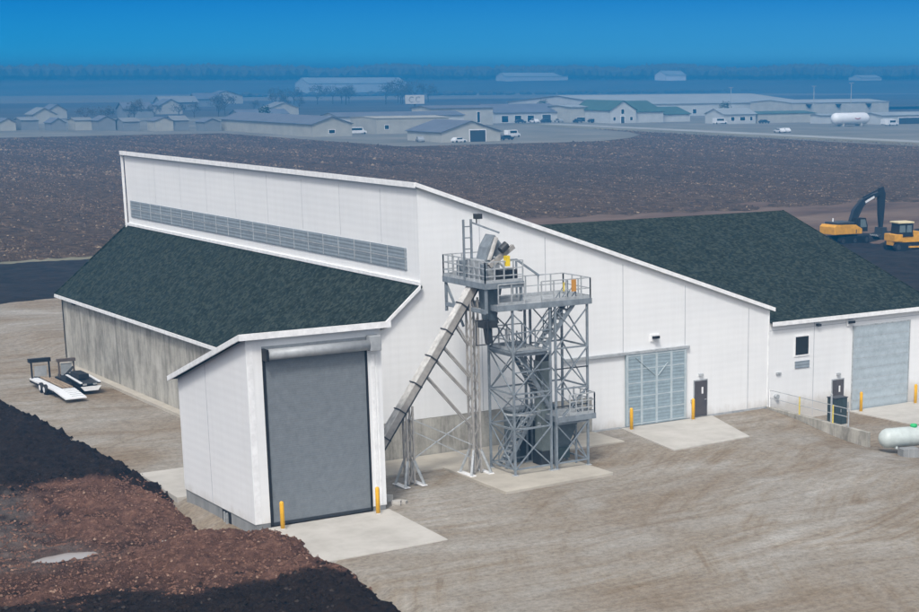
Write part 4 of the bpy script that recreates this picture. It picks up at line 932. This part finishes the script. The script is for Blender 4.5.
for (nm_, lab_, a_, d_, w_, h_, wl_, rf_) in (('farmstead', 'distant pale farm building in front of the wooded horizon near the centre', 31.98, 1850, 76, 8.6, OFFW, PALER), ('farmstead', 'distant white farmhouse against the wooded horizon right of centre', 36.46, 1855, 26, 10.5, TANKW, PALER), ('farmstead', 'distant low white farm at the right end of the horizon', 42.75, 1855, 28, 6, OFFW, PALER)):
    x_, y_ = d_ * math.sin(R(a_)), d_ * math.cos(R(a_))
    o = gable(nm_, lab_, x_ - w_ / 2, x_ + w_ / 2, y_, y_ + 20, h_ * .6, h_, wl_, rf_, axis='x', cat='farm'); o.location.z = far_z(x_, y_) - .9
# bulk tank
bt = thing('storage_tank', 'big white horizontal gas storage tank with red mark beside the road', 'tank', (446.3, 494, 0))
q = MB(); q.lathe((-9, 0, 2.7), (1, 0, 0), [(0, .1), (.15, .9), (.6, 1.6), (1.2, 2.05), (2, 2.2), (16, 2.2), (16.8, 2.05), (17.4, 1.6), (17.85, .9), (18, .1)], 24); q.build('vessel', TANKW, bt, True)
q = MB(); q.prism([(.2, -2.24, 3.0), (1.0, -2.24, 2.6), (1.9, -2.24, 2.4), (2.8, -2.24, 2.6), (3.6, -2.24, 3.0), (2.8, -2.24, 3.0), (1.9, -2.24, 2.75), (1.0, -2.24, 3.0)], (0, .06, 0)); q.build('emblem', REDM, bt)
for x in (-4.5, 4.5): q = MB(); q.box(x - .4, x + .4, -1.6, 1.6, 0, 1.1); q.build('saddle', SLAB, bt)
# billboard
bb = thing('billboard', 'pale billboard on a single dark pole above the low buildings', 'billboard', (319.5, 600, 0))
q = MB(); q.box(-4, 4, -.2, .2, 7.9, 11.2); q.build('panel', OFFW, bb)
for x in (-1.5, 1.3):
    q = MB(); 
    pts = [(x + 1.0 * math.cos(a), -.22, 9.6 + 1.0 * math.sin(a)) for a in [PI * .2 + PI * 1.5 * k / 14 for k in range(15)]]
    for a, b in zip(pts, pts[1:]): q.beam(a, b, .35, .03)
    q.build('marking', BLUGR, bb)
q = MB(); q.tube((0, 0, 0), (0, 0, 7.9), .35, n=10); q.build('pole', DKMET, bb)
# light poles
for i, (x, y, h, lab) in enumerate(((480, 609, 13, 'thin light pole standing behind the small roadside house'), (481, 555, 14, 'thin light pole behind the long cream building'), (470, 520, 15.5, 'tall light pole behind the big white tank'))):
    o = thing('light_pole', lab, 'light pole', (x, y, 0), 0, 'light poles by the roadside buildings')
    q = MB(); q.tube((0, 0, 0), (0, 0, h), .2, .1, 8); q.build('pole', GALV, o); q = MB(); q.beam((-.9, 0, h), (.9, 0, h), .12); q.box(-1.1, -.6, -.2, .2, h - .1, h + .05); q.box(.6, 1.1, -.2, .2, h - .1, h + .05); q.build('lamp_arm', GALV, o)
# vehicles
def car(name, label, x, y, rz, paint, L_=4.5, van=False, group=None):
    o = thing(name, label, 'van' if van else 'car', (x, y, .08), rz, group); H_ = 2.2 if van else 1.45; w = 1.8
    q = MB()
    a = L_ / 2
    if van: pr = [(-a, .35), (a, .35), (a, 1.0), (a - .9, 1.2), (a - 1.4, H_), (-a, H_)]
    else: pr = [(-a, .35), (a, .35), (a, .75), (a - 1.1, .92), (a - 1.8, H_), (-a + .9, H_), (-a + .2, .95), (-a, .85)]
    q.prism([(p_[0], -w / 2, p_[1]) for p_ in pr], (0, w, 0)); b = q.build('body', paint, o, bevel=.06)
    q = MB()
    z0, z1 = (1.25, 2.0) if van else (.95, 1.35)
    for s in (-1, 1): q.box(-a + .9, a - 1.6, s * (w / 2 + .004) - .006, s * (w / 2 + .004) + .006, z0, z1)
    q.build('window', GLASS, o)
    for sx_ in (-1, 1):
        for sy_ in (-1, 1):
            q = MB(); q.lathe((sx_ * (a - .8), sy_ * w / 2 - .1, .33), (0, 1, 0), [(0, .33), (.2, .33)], 12); q.build('wheel', BLACK, o)
car('car', 'white car driving on the pale road in front of the long cream building', 377, 452, R(80), CARW, 5)
car('car', 'second white car close behind the first on the pale road', 381, 454, R(80), CARW, 5)
car('van', 'white delivery truck parked left of the small roadside house', 421, 541, 0, CARW, 6, True)
car('car', 'dark car parked at the corner between small house and cream building', 440, 537, 0, CARD)
for i, (x, y, pnt, lab) in enumerate(((364, 596, CARD, 'dark car parked at the left end of the blue roofed building'), (371, 597, CARW, 'white car second along before the blue roofed building'), (376, 596, CARD, 'dark car third along before the blue roofed building'), (382, 596, CARS, 'silver car fourth along before the blue roofed building'), (392, 586, CARD, 'dark car parked before the cream flat building'), (387, 590, CARD, 'dark car squeezed by the corner of the blue roofed building'))):
    car('car', lab, x, y, R(90) if i % 2 else 0, pnt, 4.6, group='cars parked by the roadside buildings')
car('van', 'white camper van parked between the long barn and the beige block', 256, 522, 0, CARW, 7, True)
car('van', 'white van parked right of the barn with the dark door', 284, 470, R(15), CARW, 5.5, True)
car('car', 'dark car nearest the right wall of the barn with the dark door', 271, 452, 0, CARD)
car('car', 'white car behind the barn with the dark door on the left', 250, 443.5, R(8), CARW)
car('car', 'silver car in front of the barn wall at its left', 243.6, 455, R(70), CARS)
car('truck', 'white box truck parked beside the far canopy building', 466, 494, R(0), CARW, 6.5, True)
car('van', 'white van just right of the big storage tank', 460, 486, R(10), CARW, 6, True)
# hazy settlement at the left
rng = random.Random(4)
for i in range(9):
    x = 172 + i * 6.9 + rng.uniform(-1, 1); y = 628 - i * 6 + rng.uniform(-4, 4); w = rng.uniform(4.5, 6.5)
    gable('cabin', 'faint pale cabin in the hazy row along the far left edge of the field', x, x + w, y, y + 8, rng.uniform(2.6, 3.6), rng.uniform(4, 5), HAZED if i % 3 else BEIGE, HAZED if i % 2 else BLUGR, axis='x' if i % 2 else 'y', cat='cabin', group='faint cabins along the far left field edge', ov=.3)
for i, (x, y, w, h) in enumerate(((205, 700, 9, 6), (262, 760, 13, 6.5), (300, 820, 11, 7), (330, 900, 20, 7), (232, 770, 8, 6), (290, 700, 22, 4.2), (330, 760, 14, 6), (380, 980, 16, 7.5), (420, 1060, 22, 8))):
    gable('house', 'faint house among the hazy trees of the far left settlement', x, x + w, y, y + 10, h * .6, h, HAZED if i % 2 else BEIGE, BLUGR if i % 3 else HAZED, axis='x' if i % 2 else 'y', cat='house', group='faint houses of the far left settlement')
# trees
def tree_mesh(seed, h, w, mat):
    r_ = random.Random(seed); tr = MB()
    tr.tube((0, 0, -.3), (0, 0, h * .45), h * .03, h * .018, 7)
    tips = []
    for k in range(9):
        a = r_.uniform(0, 2 * PI); z0 = h * r_.uniform(.22, .45); e = Vector((math.cos(a) * w * r_.uniform(.2, .42), math.sin(a) * w * r_.uniform(.2, .42), h * r_.uniform(.5, .9)))
        tr.tube((0, 0, z0), e, h * .012, h * .004, 5); tips.append(e)
    cr = MB()
    for k in range(420):
        c = r_.choice(tips) + Vector((r_.gauss(0, w * .11), r_.gauss(0, w * .11), r_.gauss(0, h * .08)))
        if c.z < h * .2: continue
        s = h * r_.uniform(.02, .045); n = Vector((r_.gauss(0, 1), r_.gauss(0, 1), r_.gauss(0, 1))).normalized(); u = n.orthogonal().normalized(); v = n.cross(u)
        cr.face([c + u * s, c + v * s * .6, c - u * s, c - v * s * .7])
    return tr, cr
protos = []
for k in range(4):
    pass
def plant_tree(x, y, h, w, seed, label, mat, group):
    o = thing('tree', label, 'tree', (x, y, 0), 0, group)
    if (seed, mat.name) not in cache:
        t_, c_ = tree_mesh(seed, 1.0, w / h, mat); cache[seed, mat.name] = (t_.build('trunk', BARK, o), c_.build('crown', mat, o))
    else:
        for src in cache[seed, mat.name]:
            c = src.copy(); COL.objects.link(c); c.parent = o
    o.scale = (h, h, h)
cache = {}
for i in range(14):
    x = 452 + i * 8.5 + rng.uniform(-3, 3); y = 1010 + rng.uniform(-30, 30)
    plant_tree(x, y, rng.uniform(10, 15), 11, i % 4, 'bare brown tree in the clump before the long hazy shed roof', TWIG, 'bare trees of the left clump')
for i in range(16):
    x = 215 + i * 13 + rng.uniform(-5, 5); y = 690 + i * 14 + rng.uniform(-30, 30)
    plant_tree(x, y, rng.uniform(6, 10), 7, i % 4, 'faint bare tree among the houses of the far left settlement', TWIG, 'faint trees of the far left settlement')
for i, (x, y, lab) in enumerate(((254, 590, 'dark evergreen behind the long barn'), (436, 557, 'dark evergreen behind the small roadside house'), (402, 640, 'dark evergreen behind the steep gabled hall'))):
    plant_tree(x, y, 8, 5, 2, lab + ' in the haze', EVERG, 'dark evergreens by the buildings')
# far wood on the horizon: one mass
fw = MB(); rw_ = random.Random(11)
oct_ = []
bm = bmesh.new(); bmesh.ops.create_icosphere(bm, subdivisions=1, radius=1)
iv = [v.co.copy() for v in bm.verts]; iff = [tuple(v.index for v in f.verts) for f in bm.faces]; bm.free()
D0 = 1900.0
for k in range(3200):
    a = R(35.5) + rw_.uniform(-.5, .32); D = D0 + rw_.uniform(-30, 200)
    x, y = D * math.sin(a), D * math.cos(a)
    hh = min(18.3, 11.5 + 6 * (noise.noise(Vector((a * 26, 0, 3))) + .3) + rw_.uniform(0, 4)); ww = rw_.uniform(3.5, 8)
    fw.idx([(x + p_.x * ww * (1 + .3 * rw_.uniform(-1, 1)), y + p_.y * ww, 10.8 + hh * .5 + p_.z * hh * .5 * (1 - .25 * rw_.random())) for p_ in iv], iff)
o = fw.build('far_wood', TWIG); o['kind'] = 'stuff'
for d_, mt in ((1.0, 0),):
    hb = MB()
    for k in range(520):
        x = 520 + k * 4.5 + rw_.uniform(-4, 4); y = 1330 + rw_.uniform(-8, 8); hh = rw_.uniform(2, 4.5)
        hb.idx([(x + p_.x * 5, y + p_.y * 3, hh * .4 + p_.z * hh * .6) for p_ in iv], iff)
    o = hb.build('far_hedgerow', TWIG); o['kind'] = 'stuff'

# ------------------------------------------------------------------ haze: blue air added to imitate a graphic colour wash
hz = MB(); hz.box(-9500, 9500, -700, 9500, -3.0, 29.5)
HM = bpy.data.materials.new('blue_wash_air'); HM.use_nodes = True; ht = HM.node_tree; ht.nodes.clear()
ho = ht.nodes.new('ShaderNodeOutputMaterial'); hv = ht.nodes.new('ShaderNodeVolumePrincipled')
hv.inputs['Color'].default_value = (.035, .31, .66, 1); hv.inputs['Density'].default_value = .00095
hv.inputs['Anisotropy'].default_value = 0
ht.links.new(hv.outputs[0], ho.inputs['Volume'])
o = hz.build('haze', HM); o['kind'] = 'stuff'; o.visible_shadow = True

# ------------------------------------------------------------------ sky, sun, camera
W = bpy.data.worlds.new('World'); sc.world = W; W.use_nodes = True; t = W.node_tree
bg = t.nodes['Background']; bg.inputs['Strength'].default_value = .15
sky = N(t, 'ShaderNodeTexSky'); sky.sky_type = 'NISHITA'; sky.sun_disc = False
SE, SA = 50, 223   # sun elevation, compass azimuth (clockwise from +y)
sky.sun_elevation = R(SE); sky.sun_rotation = R(SA); sky.air_density = 1.0; sky.dust_density = 4.0; sky.ozone_density = 1.0
tc = N(t, 'ShaderNodeTexCoord'); sp = N(t, 'ShaderNodeSeparateXYZ'); t.links.new(tc.outputs['Generated'], sp.inputs[0])
mr = N(t, 'ShaderNodeMapRange'); mr.inputs[1].default_value = .0; mr.inputs[2].default_value = .05; t.links.new(sp.outputs[2], mr.inputs[0])
band = ramp(t, mr.outputs[0], [(0, (.10, .42, .70)), (.3, (.05, .31, .61)), (.9, (.006, .18, .52))])
dp = N(t, 'ShaderNodeVectorMath', operation='DOT_PRODUCT'); dp.inputs[1].default_value = (math.sin(R(125)), math.cos(R(125)), 0)
t.links.new(tc.outputs['Generated'], dp.inputs[0])
az = N(t, 'ShaderNodeMapRange'); az.inputs[1].default_value = -.38; az.inputs[2].default_value = .16; t.links.new(dp.outputs['Value'], az.inputs[0])
band = mixc(t, az.outputs[0], mixc(t, 1.0, band, (.12, .88, .98), 'MULTIPLY'), band)
sc10 = N(t, 'ShaderNodeVectorMath', operation='SCALE'); sc10.inputs['Scale'].default_value = 1 / .15; t.links.new(band, sc10.inputs[0])
el_ = N(t, 'ShaderNodeMapRange'); el_.inputs[1].default_value = .05; el_.inputs[2].default_value = .16; t.links.new(sp.outputs[2], el_.inputs[0])
# overcast: Nishita dome greyed by cloud
hs = N(t, 'ShaderNodeHueSaturation', Saturation=.35, Value=1.0); t.links.new(sky.outputs[0], hs.inputs['Color'])
t.links.new(mixc(t, el_.outputs[0], sc10.outputs[0], hs.outputs[0]), bg.inputs['Color'])

sl = bpy.data.lights.new('sun', 'SUN'); sl.energy = 1.9; sl.angle = R(10); sl.color = (1, .965, .92)
so_ = bpy.data.objects.new('sun', sl); COL.objects.link(so_)
d = Vector((math.sin(R(SA)) * math.cos(R(SE)), math.cos(R(SA)) * math.cos(R(SE)), math.sin(R(SE))))
so_.rotation_euler = d.to_track_quat('Z', 'Y').to_euler()

cam = bpy.data.cameras.new('camera'); co = bpy.data.objects.new('camera', cam); COL.objects.link(co); sc.camera = co
co.location = (0, 0, 20.047); co.rotation_euler = (R(90 - 14.1223), 0, R(-35.4969))
cam.sensor_width = 36; cam.lens = 36 * 1720.33 / 919
cam.shift_x = (459.5 - 646.2) / 919; cam.shift_y = (503.84 - 306) / 919
cam.clip_start = .5; cam.clip_end = 30000
vs_ = sc.view_settings; vs_.view_transform = 'Standard'; vs_.look = 'None'; vs_.gamma = 1; vs_.exposure = 0.2; vs_.use_curve_mapping = False
sc.cycles.use_denoising = True
sc.cycles.volume_bounces = 1; sc.cycles.max_bounces = 6; sc.cycles.diffuse_bounces = 3
